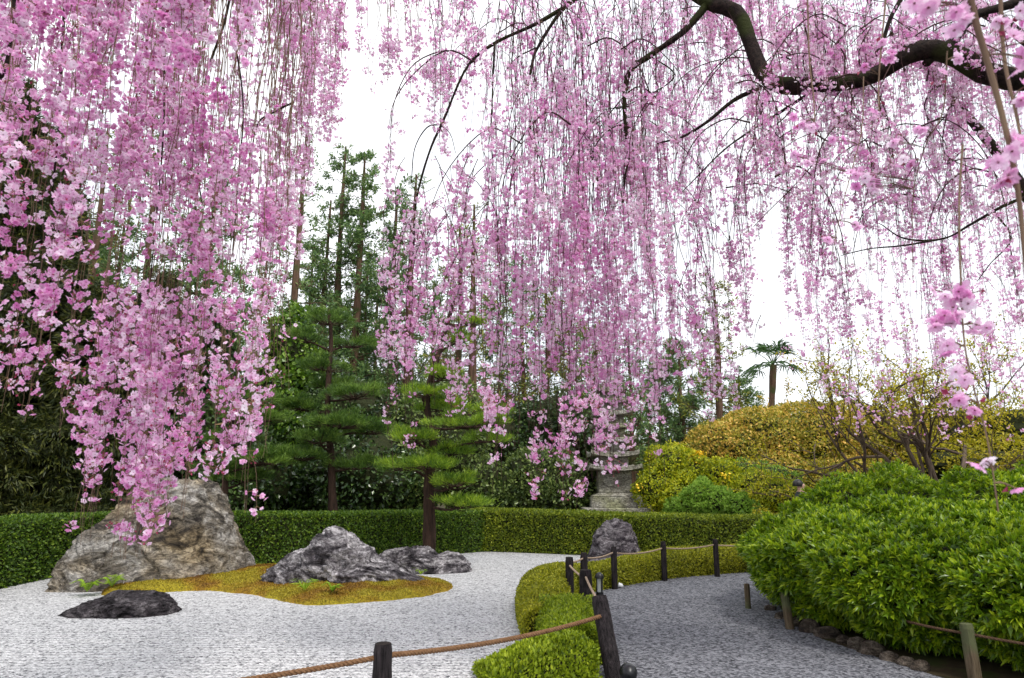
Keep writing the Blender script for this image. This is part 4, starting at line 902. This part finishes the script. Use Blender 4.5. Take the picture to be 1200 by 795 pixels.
# ------------------------------------------------------------------ ferns and grass tufts
def fern(px, py, z, r, n, label, seed, grass=False):
    x, y = G(px, py, z); st = np.random.default_rng(seed)
    th_name = 'grass_tuft' if grass else 'fern'
    mb = MB()
    for i in range(n):
        a = i*2.4+st.uniform(-.3, .3); d = np.array((math.cos(a), math.sin(a), 0)); ln = r*st.uniform(.7, 1.2); h = st.uniform(.25, .7)
        p = smooth_path([(x, y, z-.02), np.array((x, y, z))+d*ln*.45+np.array((0, 0, ln*h)), np.array((x, y, z))+d*ln+np.array((0, 0, ln*h*.75))], 10)
        if grass:
            leaves(mb, p[:1], (p[5]-p[0])[None], ln*.8, .012); leaves(mb, p[4:5], (p[9]-p[4])[None], ln*.7, .01)
            continue
        tube(mb, p, .003, 4, cap=False); t = norm(np.gradient(p, axis=0)); s = norm(np.cross(t, (0, 0, 1.)))
        for k in np.arange(1.0, 9.6, .5):
            q = np.array([np.interp(k, np.arange(10), p[:, j]) for j in range(3)]); kk = int(k)
            w_ = ln*.34*math.sin(math.pi*min(1, k/9.5)**.8)+.01
            for sg_ in (-1, 1): leaves(mb, q[None], (s[kk]*sg_+t[kk]*.45)[None], w_, .022+.0*ln, N=np.array([(0, 0, 1.)]), fold=.1)
    tag(mb.build(th_name, M['fern']), label, 'fern' if not grass else 'grass', 'small plants at the rocks')
fern(234, 660, .28, .20, 8, 'yellow green fern growing against the tall boulder above the moss', 1)
fern(131, 686, .12, .20, 6, 'fern leaning out between the tall boulder and flat rock', 2)
fern(102, 692, .08, .22, 7, 'fern nearest the gravel at the tall boulder foot', 3)
fern(357, 690, .14, .20, 26, 'pale grass tuft in front of the peaked rock', 4, True)
fern(390, 692, .14, .12, 6, 'tiny fern in the cleft of the peaked rock', 5)
fern(493, 672, .1, .13, 14, 'small grass tuft between the peaked and long rocks', 6, True)

# ------------------------------------------------------------------ visitor behind the shrubs
def person():
    x, y = A(938, 568, 13.2)[:2]; zt = A(938, 563, 13.2)[2]; s = zt/1.62
    J = dict(pel=(0, 0, .93), sp=(0, 0, 1.13), ch=(0, 0, 1.3), nk=(0, 0, 1.42), hd=(0.01, 0, 1.50), ht=(.01, 0, 1.57), ls=(-.01, .17, 1.33), le=(.02, .23, 1.08), lh=(.10, .21, .85), rs=(-.01, -.17, 1.33), re=(.0, -.23, 1.08), rh=(.08, -.21, .85),
             lk=(.05, .09, .5), lf=(-.02, .09, .07), lt=(.12, .09, .04), rk=(.0, -.09, .5), rf=(-.08, -.09, .07), rt=(.06, -.09, .04), lp=(0, .09, .9), rp=(0, -.09, .9))
    R = dict(pel=.14, sp=.12, ch=.13, nk=.055, hd=.09, ht=.075, ls=.065, le=.045, lh=.035, rs=.065, re=.045, rh=.035, lk=.06, lf=.045, lt=.035, rk=.06, rf=.045, rt=.035, lp=.1, rp=.1)
    E_ = [('pel', 'sp'), ('sp', 'ch'), ('ch', 'nk'), ('nk', 'hd'), ('hd', 'ht'), ('ch', 'ls'), ('ls', 'le'), ('le', 'lh'), ('ch', 'rs'), ('rs', 're'), ('re', 'rh'), ('pel', 'lp'), ('lp', 'lk'), ('lk', 'lf'), ('lf', 'lt'), ('pel', 'rp'), ('rp', 'rk'), ('rk', 'rf'), ('rf', 'rt')]
    ks = list(J); me = bpy.data.meshes.new('person'); me.from_pydata([tuple(c*s for c in J[k]) for k in ks], [(ks.index(a), ks.index(b)) for a, b in E_], [])
    o = bpy.data.objects.new('person', me); scn.collection.objects.link(o); o.location = (x, y, 0)
    sk = o.modifiers.new('skin', 'SKIN'); 
    for i, k in enumerate(ks): me.skin_vertices[0].data[i].radius = (R[k]*s, R[k]*s)
    me.skin_vertices[0].data[0].use_root = True
    sb = o.modifiers.new('sub', 'SUBSURF'); sb.levels = 2; sb.render_levels = 2
    m, nt, out = new_mat('person_body'); tcn = N_(nt, 'ShaderNodeTexCoord'); sx = N_(nt, 'ShaderNodeSeparateXYZ'); nt.links.new(tcn.outputs['Object'], sx.inputs[0])
    gt = N_(nt, 'ShaderNodeMath', operation='GREATER_THAN'); gt.inputs[1].default_value = 1.40*s; nt.links.new(sx.outputs['Z'], gt.inputs[0])
    mm = N_(nt, 'ShaderNodeMixRGB'); mm.inputs[1].default_value = (.03, .035, .05, 1); mm.inputs[2].default_value = (.55, .33, .25, 1); nt.links.new(gt.outputs[0], mm.inputs[0])
    p = N_(nt, 'ShaderNodeBsdfPrincipled', Roughness=.6); nt.links.new(mm.outputs[0], p.inputs['Base Color']); nt.links.new(p.outputs[0], out.inputs['Surface']); me.materials.append(m)
    tag(o, 'dark haired visitor whose head shows above the broadleaf shrub', 'person')
    # hair: cap over skull
    mb = MB(); n1, n2 = 20, 12; a, b = np.meshgrid(np.arange(n1)/n1*2*np.pi, np.linspace(.01, np.pi*.62, n2), indexing='ij')
    D = np.stack([np.cos(a)*np.sin(b), np.sin(a)*np.sin(b), np.cos(b)], -1); V = D*.1*s*(1+.03*fn(D*4, 2, 5))[..., None]+np.array((-.05*s, 0, 1.54*s))
    i, j = np.meshgrid(np.arange(n1), np.arange(n2-1), indexing='ij'); qq = (i*n2+j).ravel(); q2 = (((i+1) % n1)*n2+j).ravel()
    mb.add(V, np.stack([qq, qq+1, q2+1, q2], -1)); h = mb.build('hair', plain('hair', (.012, .01, .01), .5), None, True); h.parent = o
person()

# ------------------------------------------------------------------ weeping cherries
PM_ = [M['petal'], M['calyx'], M['pedicel']]
GATE = [-.25]
def drift(n, amp):
    a = rng.normal(size=(n, 2)).cumsum(0); a -= a[0]; return a*amp
def strand(tw, bl, top, Ln, R, near, cpm, bare=.12, r0=.004, arch=None, nper=(3, 7), spread=.048, dens=None, step=.09, side_n=0, val0=None):
    """one hanging shoot: top point, length, flowers of radius R; cpm flower clusters per metre"""
    n = max(5, int(Ln/step)); t = np.linspace(0, 1, n)
    w_ = drift(n, (.0065 if near == 2 else .010)*math.sqrt(step/.09)); c = np.array(top)+np.c_[w_[:, 0], w_[:, 1], -t*Ln]
    sx, sy = (U(-.035, .035), U(-.05, .05)) if near == 2 else (U(-.06, .06), U(-.06, .06)); c[:, 0] += sx*np.sin(t*2.6)*Ln*.35; c[:, 1] += sy*np.sin(t*2.2)*Ln*.35
    if arch is not None:     # arching start
        k = np.exp(-t*Ln/.25)[:, None]; c = c+k*np.array((arch[0], arch[1], 0)); 
    tube(tw, c, np.linspace(r0, max(r0*.3, .0009), n), 4 if near else 3, cap=False)
    side_paths = [c]
    for s_ in range(side_n):
        i = rng.integers(1, max(2, n-3)); l2 = U(.15, .5)*min(1.2, Ln*.4); a = U(0, 6.28); m = 6; tt = np.linspace(0, 1, m)[:, None]
        o = np.array((math.cos(a), math.sin(a), 0))*U(.03, .09 if near == 2 else .13)
        sp_ = c[i]+o*(1-np.exp(-tt*3))*1.0+np.array((0, 0, -1.))*l2*(tt**1.3); tube(tw, sp_, np.linspace(r0*.5, .0009, m), 3, cap=False); side_paths.append(sp_)
    for si, cp in enumerate(side_paths):
        L_ = np.linalg.norm(np.diff(cp, axis=0), axis=1).sum()
        nc = rng.poisson(cpm*L_*(1.0 if si == 0 else 1.1))
        if nc == 0: continue
        tt = U(0, 1-(bare if si == 0 else .02), nc)
        s1 = U(0, 100); dn = .45+.6*np.sin(tt*L_*U(4, 8)+s1)+.4*np.sin(tt*L_*15+s1)
        tt = tt[U(0, 1, nc) < np.clip(dn+.12, .03, 1)]
        if dens is not None and si == 0: tt = tt[U(0, 1, len(tt)) < dens(tt)]
        nc = len(tt)
        if nc == 0: continue
        idx = tt*(len(cp)-1); C = np.stack([np.interp(idx, np.arange(len(cp)), cp[:, j]) for j in range(3)], -1)
        keep = fn(C, 1.9, 140)*.8+fn(C, 4.5, 141)*.5 > GATE[0]-U(0, .25, nc); C = C[keep]; tt = tt[keep]; nc = len(C)
        if nc == 0: continue
        k = rng.integers(nper[0], nper[1]+1, nc); Q = np.repeat(C, k, 0); a = U(0, 6.28, nc).repeat(k)+rng.normal(size=k.sum())*.9
        o = np.c_[np.cos(a), np.sin(a), -U(-.25, 1.1, len(a))]; o = norm(o); F_ = Q+o*(spread*U(.45, 1.25, len(a)))[:, None]
        bud = U(0, 1, len(a)) < (.10 if si == 0 else .06)+.25*(np.repeat(tt, k) > .9)
        base = (U(.25, .75) if val0 is None else val0)
        v = np.clip(base+rng.normal(0, .22, len(a)), 0, 1)
        flowers(bl, F_[~bud], norm(o+np.array((0, 0, -.25))+.45*randdir(len(a)))[~bud], R*U(.75, 1.1, (~bud).sum()), v[~bud], near)
        if bud.any():
            Bp = F_[bud]; D = norm(o[bud]+np.array((0, 0, -.5))); leaves(bl, Bp, D, R*.95, R*.55, fold=.9, mat=1); leaves(bl, Bp, D, R*.95, R*.5, fold=-.9, mat=1)
        if near:
            # pedicels
            S = norm(np.cross(o, randdir(len(o)))); wd = .0009
            V = np.stack([Q-S*wd, Q+S*wd, F_+S*wd, F_-S*wd], 1); i = np.arange(len(Q))*4; bl.add(V, np.stack([i, i+1, i+2, i+3], -1), .5, 2)

def curtain(zones, seed):
    """list of strand specs from photo zones"""
    out = []
    for z in zones:
        xs = z['x']; X_ = U(xs[0], xs[1], z['n'])
        if 'sub' in z: X_ = np.concatenate([U(a, b, m) for a, b, m in z['sub']])
        for px in X_:
            Y_ = U(*z['Y']); pb_ = np.interp(px, z['cx'], z['cy'])-rng.exponential(z['j']); 
            pt_ = z['top']() if callable(z['top']) else z['top']
            b = A(px, pb_, Y_); t = A(px, pt_, Y_); Ln = t[2]-b[2]
            if Ln < .25: continue
            out.append(dict(z=z, top=(b[0], Y_, t[2]), L=Ln, Y=Y_))
    return out
LCX = [-60, 0, 30, 50, 75, 95, 110, 130, 150, 180, 200, 230, 250, 268, 290, 305, 330, 350, 365, 420, 450, 500]
LCY = [450, 490, 500, 440, 530, 645, 600, 640, 665, 650, 610, 590, 480, 565, 605, 480, 370, 320, 190, 160, 90, 60]
MCX = [430, 450, 465, 480, 500, 520, 540, 560, 580, 600, 620, 640, 665, 680, 700, 720, 735, 750, 770, 790, 815, 830, 850, 870, 900, 950, 1250]
MCY = [380, 480, 590, 460, 430, 500, 490, 520, 590, 510, 510, 560, 605, 550, 570, 578, 565, 535, 572, 430, 490, 510, 500, 430, 400, 300, 300]
RCX = [780, 850, 900, 950, 1000, 1100, 1250]; RCY = [470, 440, 430, 470, 540, 530, 520]
def tj(a, b): return lambda: U(a, b)
lower = lambda t: np.clip(t*2.2, .15, 1)
def cols(spec): return [(c-w_, c+w_, n) for c, w_, n in spec]
zonesL = [
    dict(n=0, x=(0, 1), sub=cols([(-40, 20, 5), (6, 5, 3), (28, 5, 4), (48, 5, 3), (76, 4, 4)]), Y=(2.7, 3.7), cx=LCX, cy=LCY, j=28, top=tj(-130, -60), R=.0175, near=2, cpm=26, side=2),
    dict(n=0, x=(0, 1), sub=cols([(96, 4, 5), (112, 4, 4), (132, 4, 4), (156, 6, 8), (178, 7, 8), (201, 6, 7), (232, 5, 5), (266, 4, 4), (290, 3, 3)]), Y=(2.9, 4.1), cx=LCX, cy=LCY, j=26, top=tj(-130, -60), R=.0175, near=2, cpm=28, side=2),
    dict(n=0, x=(0, 1), sub=cols([(250, 6, 5), (275, 6, 4), (302, 6, 11), (320, 5, 8), (336, 5, 6), (352, 4, 3)]), Y=(3.6, 5.0), cx=LCX, cy=LCY, j=35, top=tj(-110, -50), R=.0165, near=1, cpm=24, side=2),
    dict(n=44, x=(-80, 320), Y=(2.2, 3.2), cx=[-80, 60, 110, 200, 340], cy=[330, 290, 190, 120, 60], j=40, top=tj(-140, -70), R=.0175, near=2, cpm=30, side=3),
    dict(n=42, x=(-60, 350), Y=(4.2, 6.0), cx=[-60, 350], cy=[300, 240], j=90, top=tj(-110, -50), R=.0165, near=1, cpm=20, side=2),
    dict(n=36, x=(350, 500), Y=(4.5, 6.0), cx=[350, 365, 420, 455, 500], cy=[270, 190, 165, 110, 70], j=35, top=tj(-90, -40), R=.0165, near=1, cpm=24, side=2),
]
# branches of the big tree in view (photo places with depth)
def path3(pts, Y0, Y1=None):
    n = len(pts); Y1 = Y0 if Y1 is None else Y1
    return [A(px, py, Y0+(Y1-Y0)*i/(n-1)) for i, (px, py) in enumerate(pts)]
def cols(spec): return [(c-w_, c+w_, n) for c, w_, n in spec]
zonesM = [
    dict(n=38, x=(445, 590), Y=(5.3, 6.3), cx=MCX, cy=MCY, j=40, top=tj(170, 300), R=.0175, near=1, cpm=24, side=2),
    dict(n=0, x=(0, 1), sub=cols([(592, 7, 9), (612, 6, 7), (632, 6, 8), (650, 6, 10), (667, 6, 14), (684, 5, 9), (702, 6, 12), (720, 6, 12), (736, 5, 9), (752, 5, 7), (769, 5, 9), (785, 5, 4)]), Y=(5.2, 7.2), cx=MCX, cy=MCY, j=50, top=tj(-90, 180), R=.0185, near=1, cpm=27, side=2, dens=lower),
    dict(n=34, x=(785, 880), Y=(5.5, 7.0), cx=MCX, cy=MCY, j=30, top=tj(180, 400), R=.0175, near=1, cpm=20, side=2),
    dict(n=60, x=(500, 800), Y=(4.8, 7.0), cx=[500, 560, 620, 800], cy=[210, 250, 320, 330], j=90, top=tj(-80, 0), R=.0165, near=1, cpm=17, side=2),
    dict(n=110, x=(800, 1230), Y=(5.2, 8.0), cx=[800, 1230], cy=[120, 150], j=45, top=tj(-120, -20), R=.0165, near=1, cpm=26, side=3),
    dict(n=85, x=(780, 1230), Y=(5.0, 8.0), cx=[780, 900, 1000, 1230], cy=[230, 190, 250, 300], j=70, top=tj(-90, 40), R=.0165, near=1, cpm=20, side=2),
]
zonesR = [
    dict(n=95, x=(800, 1250), Y=(8.5, 12.0), cx=RCX, cy=RCY, j=70, top=tj(-60, 260), R=.019, near=0, cpm=12, side=3),
    dict(n=60, x=(930, 1230), Y=(8.5, 11.0), cx=RCX, cy=RCY, j=50, top=tj(180, 330), R=.019, near=0, cpm=13, side=3),
    dict(n=70, x=(560, 900), Y=(8.5, 12), cx=[560, 900], cy=[420, 380], j=90, top=tj(-60, 150), R=.019, near=0, cpm=10, side=2),
]
def make_cherry(name, loc, label, specs, limbs, maxpart=100, twigmat=None, trunk=None):
    th = thing(name, loc, label, 'cherry tree')
    if trunk is not None:
        m = MB(); tube(m, smooth_path(trunk[0], 30), np.linspace(trunk[1], trunk[2], 30), 16, jit=.05); m.build('trunk', M['limb'], th, smooth=True)
    for pts, r0, r1 in limbs:
        p = smooth_path(pts, 34); m = MB(); n = 34; p[1:-1] += np.c_[fn(p[1:-1], 5, 90), fn(p[1:-1], 5, 91), fn(p[1:-1], 5, 92)]*r0*.22
        rad = np.linspace(r0, r1, n)*(1+.16*fn(p, 7, 93)+.07*fn(p, 19, 94)); tube(m, p, rad, 12 if r0 > .03 else 7, jit=.06 if r0 > .03 else .03, cap=r0 > .03); m.build('limb', M['limb'], th, smooth=r0 > .03)
    # largest (nearest and longest) as parts, the rest as one stuff part
    specs = sorted(specs, key=lambda s: -s['L']/s['Y'])
    rt, rb = MB(), MB()
    for i, s in enumerate(specs):
        z = s['z']; a, b = (MB(), MB()) if i < maxpart else (rt, rb)
        strand(a, b, s['top'], s['L'], z['R'], z['near'], z['cpm'], bare=U(.0, .10), arch=(U(-.3, .3), U(-.3, .3)), dens=z.get('dens'), side_n=rng.integers(max(0, z['side']-1), z['side']+2),
               r0=z.get('r', .0032 if z['near'] == 2 else .0038), step=.09 if z['near'] else .14)
        if i < maxpart:
            o = a.build('hanging_shoot', twigmat or M['twig'], th)
            if b.v: sub(o, b, 'blossoms', PM_)
    if rt.v:
        o = rt.build('hanging_shoots', twigmat or M['twig'], th); o['kind'] = 'stuff'; s_ = sub(o, rb, 'blossoms', PM_); s_['kind'] = 'stuff'
    return th

# left tree: trunk stands out of view, limbs pass over the view
specsL = curtain(zonesL, 1)
limbsL = [([(-5.5, 1.5, 3.2), (-4.2, 2.4, 4.6), (-2.6, 3.2, 5.0), (-1.2, 3.9, 5.2), (-.4, 4.6, 5.6)], .09, .03), ([(-5.0, 1.6, 3.6), (-3.6, 3.6, 5.3), (-2.4, 4.8, 6.2), (-1.2, 5.4, 6.6)], .08, .025),
          (path3([(80, -40), (72, 60), (68, 150), (60, 240)], 3.2), .009, .004),
          (path3([(275, -30), (262, 30), (248, 70), (238, 110), (232, 200), (236, 240)], 4.2), .011, .005), (path3([(262, 30), (235, 28), (215, 45), (205, 90)], 4.2), .006, .003), (path3([(190, 0), (192, 90), (190, 180), (176, 330)], 3.5), .008, .003),
          (path3([(-20, 110), (5, 80), (12, 30), (18, -30)], 2.6), .012, .006), (path3([(275, 45), (285, 120), (280, 200), (272, 300)], 4.4), .008, .003), (path3([(345, 120), (325, 130), (300, 150), (292, 230)], 4.6), .008, .003)]
make_cherry('weeping_cherry_tree', (-5.8, 1.2, 0), 'weeping cherry with thick mauve pink blossom curtains over the tall boulder', specsL, limbsL, 100, None,
            ([(-5.8, 1.2, 0), (-5.75, 1.25, 1.5), (-5.5, 1.5, 3.2), (-4.9, 1.9, 4.4)], .3, .12))

# large tree: limb from the right
main = path3([(1420, 40), (1300, 90), (1180, 92), (1120, 66), (1075, 62), (1040, 82), (1005, 96), (960, 102), (916, 99), (893, 78), (878, 48), (860, 18), (830, 3), (790, -22)], 4.6, 5.8)
limbsM = [(main, .098, .055),
          (path3([(830, 4), (800, 38), (765, 62), (738, 84), (732, 120), (734, 165)], 5.7, 6.0), .035, .018),
          (path3([(892, 102), (860, 118), (830, 142), (800, 160), (770, 168)], 5.6, 5.8), .022, .008),
          (path3([(700, -20), (672, 2), (628, 28), (580, 50), (548, 78), (520, 140), (503, 180), (488, 235), (484, 300)], 5.5, 5.7), .022, .007),
          (path3([(668, 2), (648, 26), (628, 60), (622, 85), (617, 112)], 5.5, 5.6), .02, .008),
          (path3([(628, 56), (606, 68), (592, 84)], 5.5), .008, .004), (path3([(580, 50), (577, 110), (576, 170), (582, 250)], 5.5), .010, .004),
          (path3([(516, 146), (500, 150), (486, 175), (482, 215)], 5.6), .007, .004), (path3([(516, 146), (528, 158), (534, 180)], 5.6), .006, .003),
          (path3([(730, 165), (738, 180), (732, 210), (730, 250)], 6.0), .014, .007),
          (path3([(760, 64), (790, 90), (742, 120), (700, 130)], 5.9), .009, .004),
          (path3([(1230, 222), (1180, 240), (1140, 262), (1105, 280), (1060, 280), (1030, 262)], 5.0, 5.4), .016, .004),
          (path3([(1105, 280), (1060, 288), (1020, 292), (985, 300)], 5.2), .009, .003), (path3([(1165, 248), (1185, 280), (1160, 310), (1145, 330)], 5.1), .008, .003),
          (path3([(1000, 98), (1030, 60), (1045, 20), (1075, -30)], 5.3), .022, .014), (path3([(1085, 75), (1115, 50), (1140, 22), (1190, 5), (1260, -20)], 4.97, 4.9), .034, .04),
          (path3([(955, 105), (920, 128), (885, 150), (850, 175), (815, 210), (800, 225)], 5.5), .014, .004)]
# lace of fine drooping branches around the limbs
def lace(n, xr, yr, Yr, r):
    out = []
    for i in range(n):
        px, py, Y_ = U(*xr), U(*yr), U(*Yr); sg_ = rng.choice([-1, 1]); ln = U(40, 130); dr = U(.5, 1.8)
        pts = [(px, py), (px+sg_*ln*.35, py-ln*U(.02, .25)), (px+sg_*ln*.75, py+ln*.15*dr), (px+sg_*ln*1.0, py+ln*.55*dr), (px+sg_*ln*1.08, py+ln*1.0*dr)]
        out.append((path3(pts, Y_, Y_+U(-.3, .3)), r*U(.6, 1.2), .0022))
    return out
lc = [(path3([(px, 95), (px+U(-10, 10), 60), (px+U(-40, 40), 30), (px+U(-60, 60), U(-10, 60))], Y_), .008, .003) for px, Y_ in zip(U(880, 1150, 12), U(5.1, 5.5, 12))]+[(path3([(px, 100), (px+U(-20, 20), 130), (px+U(-40, 40), 180), (px+U(-50, 30), U(200, 300))], Y_), .007, .003) for px, Y_ in zip(U(880, 1130, 12), U(5.1, 5.6, 12))]+lace(11, (850, 1180), (10, 110), (4.5, 5.3), .008)+lace(26, (800, 1200), (60, 240), (5.0, 6.8), .009)+lace(16, (540, 800), (10, 200), (5.2, 6.8), .009)
specsM = curtain(zonesM, 2)
thM = make_cherry('weeping_cherry_tree', (6.6, 4.0, 0), 'great weeping cherry whose thick mossy dark limb crosses above the path', specsM, limbsM, 92, M['darktwig'],
            ([(6.6, 4.0, 0), (6.5, 4.05, 1.6), (6.2, 4.2, 3.0), tuple(main[0])], .38, .16))
m = MB(); mb2 = MB()
for pts, r0, r1 in lc:
    p = smooth_path(pts, 16); tube(m, p, np.linspace(r0, r1, 16), 4, cap=False)
    for q in range(9):
        i = rng.integers(3, 16); strand(m, mb2, p[i]+0, U(.25, .9), .0165, 1, 16, r0=.0025, side_n=1)
o = m.build('branchlets', M['darktwig'], thM); o['kind'] = 'stuff'; s_ = sub(o, mb2, 'blossoms', PM_); s_['kind'] = 'stuff'

# near shoots of the same tree hanging close to the viewer
def near_shoot(pts, Y0, Y1, r, clusters, R=.0175, mat=None, lf=()):
    p = smooth_path(path3(pts, Y0, Y1), 30); tw, bl = MB(), MB(); tube(tw, p, np.linspace(r, r*.5, 30), 8)
    for (px, py, n, sp_) in clusters:
        Yc = np.interp(py, [pts[0][1], pts[-1][1]], [Y0, Y1]); C = A(px, py, Yc); F_ = C+randdir(n)*sp_*U(.3, 1, n)[:, None]
        i = np.argmin(((p-C)**2).sum(1)); s0 = p[i]
        D = norm(F_-C+np.array((0, -.01, -.012))+randdir(n)*.012)
        bud = U(0, 1, n) < .15
        flowers(bl, F_[~bud], D[~bud], R*U(.85, 1.1, (~bud).sum()), np.clip(rng.normal(.45, .25, (~bud).sum()), 0, 1), 2)
        if bud.any():
            for sg_ in (.9, -.9): leaves(bl, F_[bud], D[bud], R*.9, R*.55, fold=sg_, mat=1)
        for f in F_: tube(tw, np.stack([s0, (s0+f)/2+np.array((0, 0, .004)), f]), .0011, 4, cap=False)
    o = tw.build('hanging_shoot', mat or M['twig'], thM); sub(o, bl, 'blossoms', PM_)
near_shoot([(1125, -60), (1142, 20), (1165, 100), (1185, 180), (1196, 250), (1204, 340)], .95, .95, .0055, [(1120, 12, 5, .03), (1075, 10, 6, .03), (1190, 60, 5, .03), (1170, 205, 6, .03), (1185, 175, 5, .025)])
near_shoot([(1170, -60), (1176, 60), (1190, 130), (1200, 180)], 1.15, 1.1, .004, [(1180, 20, 5, .035), (1160, 30, 4, .03), (1195, 110, 4, .03)])
near_shoot([(1128, 170), (1124, 240), (1126, 330), (1130, 400), (1140, 450), (1158, 520), (1170, 600)], 1.25, 1.15, .0022, [(1112, 340, 5, .025), (1140, 350, 8, .03), (1120, 365, 6, .03), (1105, 375, 4, .02), (1112, 408, 5, .02), (1150, 380, 4, .02), (1128, 440, 5, .022), (1120, 470, 5, .02), (1150, 482, 3, .02), (1152, 545, 2, .012), (1186, 573, 2, .012)])
near_shoot([(1044, -60), (1036, 20), (1030, 90), (1030, 130)], 1.7, 1.6, .003, [(1044, 68, 3, .02), (1018, 80, 3, .02), (1030, 45, 2, .02), (1030, 125, 2, .015)])
near_shoot([(945, -60), (948, 60), (953, 110), (955, 140)], 2.0, 1.9, .003, [(935, 140, 4, .025), (955, 148, 3, .02)])
near_shoot([(1110, 60), (1105, 130), (1085, 170), (1070, 230), (1070, 330)], 1.7, 1.9, .002, [(1062, 185, 6, .035), (1080, 150, 4, .03), (1100, 90, 3, .025), (1125, 70, 3, .02), (1045, 165, 3, .02), (1010, 212, 4, .025), (1030, 215, 4, .02), (1000, 205, 3, .02)])
near_shoot([(1012, 90), (1010, 150), (998, 200), (985, 250), (975, 300)], 2.2, 2.0, .002, [(932, 185, 2, .015), (950, 190, 2, .012), (985, 165, 4, .03), (975, 280, 4, .03), (1000, 260, 3, .025), (960, 190, 2, .015)])

specsR = curtain(zonesR, 3)
limbsR = [([(9.5, 11, 3.2), (9.8, 10.5, 7.5), (6, 10, 10.4), (1.5, 10, 10.6)], .14, .04), ([(9.5, 11, 3.2), (10.2, 10, 6.5), (8.6, 9.5, 9.6), (6, 9.5, 10.2)], .09, .02)]
make_cherry('weeping_cherry_tree', (9.6, 11.3, 0), 'more distant pale pink weeping cherry behind the maple and path', specsR, limbsR, 100, M['darktwig'],
            ([(9.6, 11.3, 0), (9.55, 11.2, 1.8), (9.5, 11, 3.4), (9.2, 10.9, 5.2), (8.2, 10.8, 7.2), (6.6, 10.6, 9.2)], .28, .03))
print('verts', sum(len(o.data.vertices) for o in scn.objects if o.type == 'MESH'), 'objs', len(scn.objects))
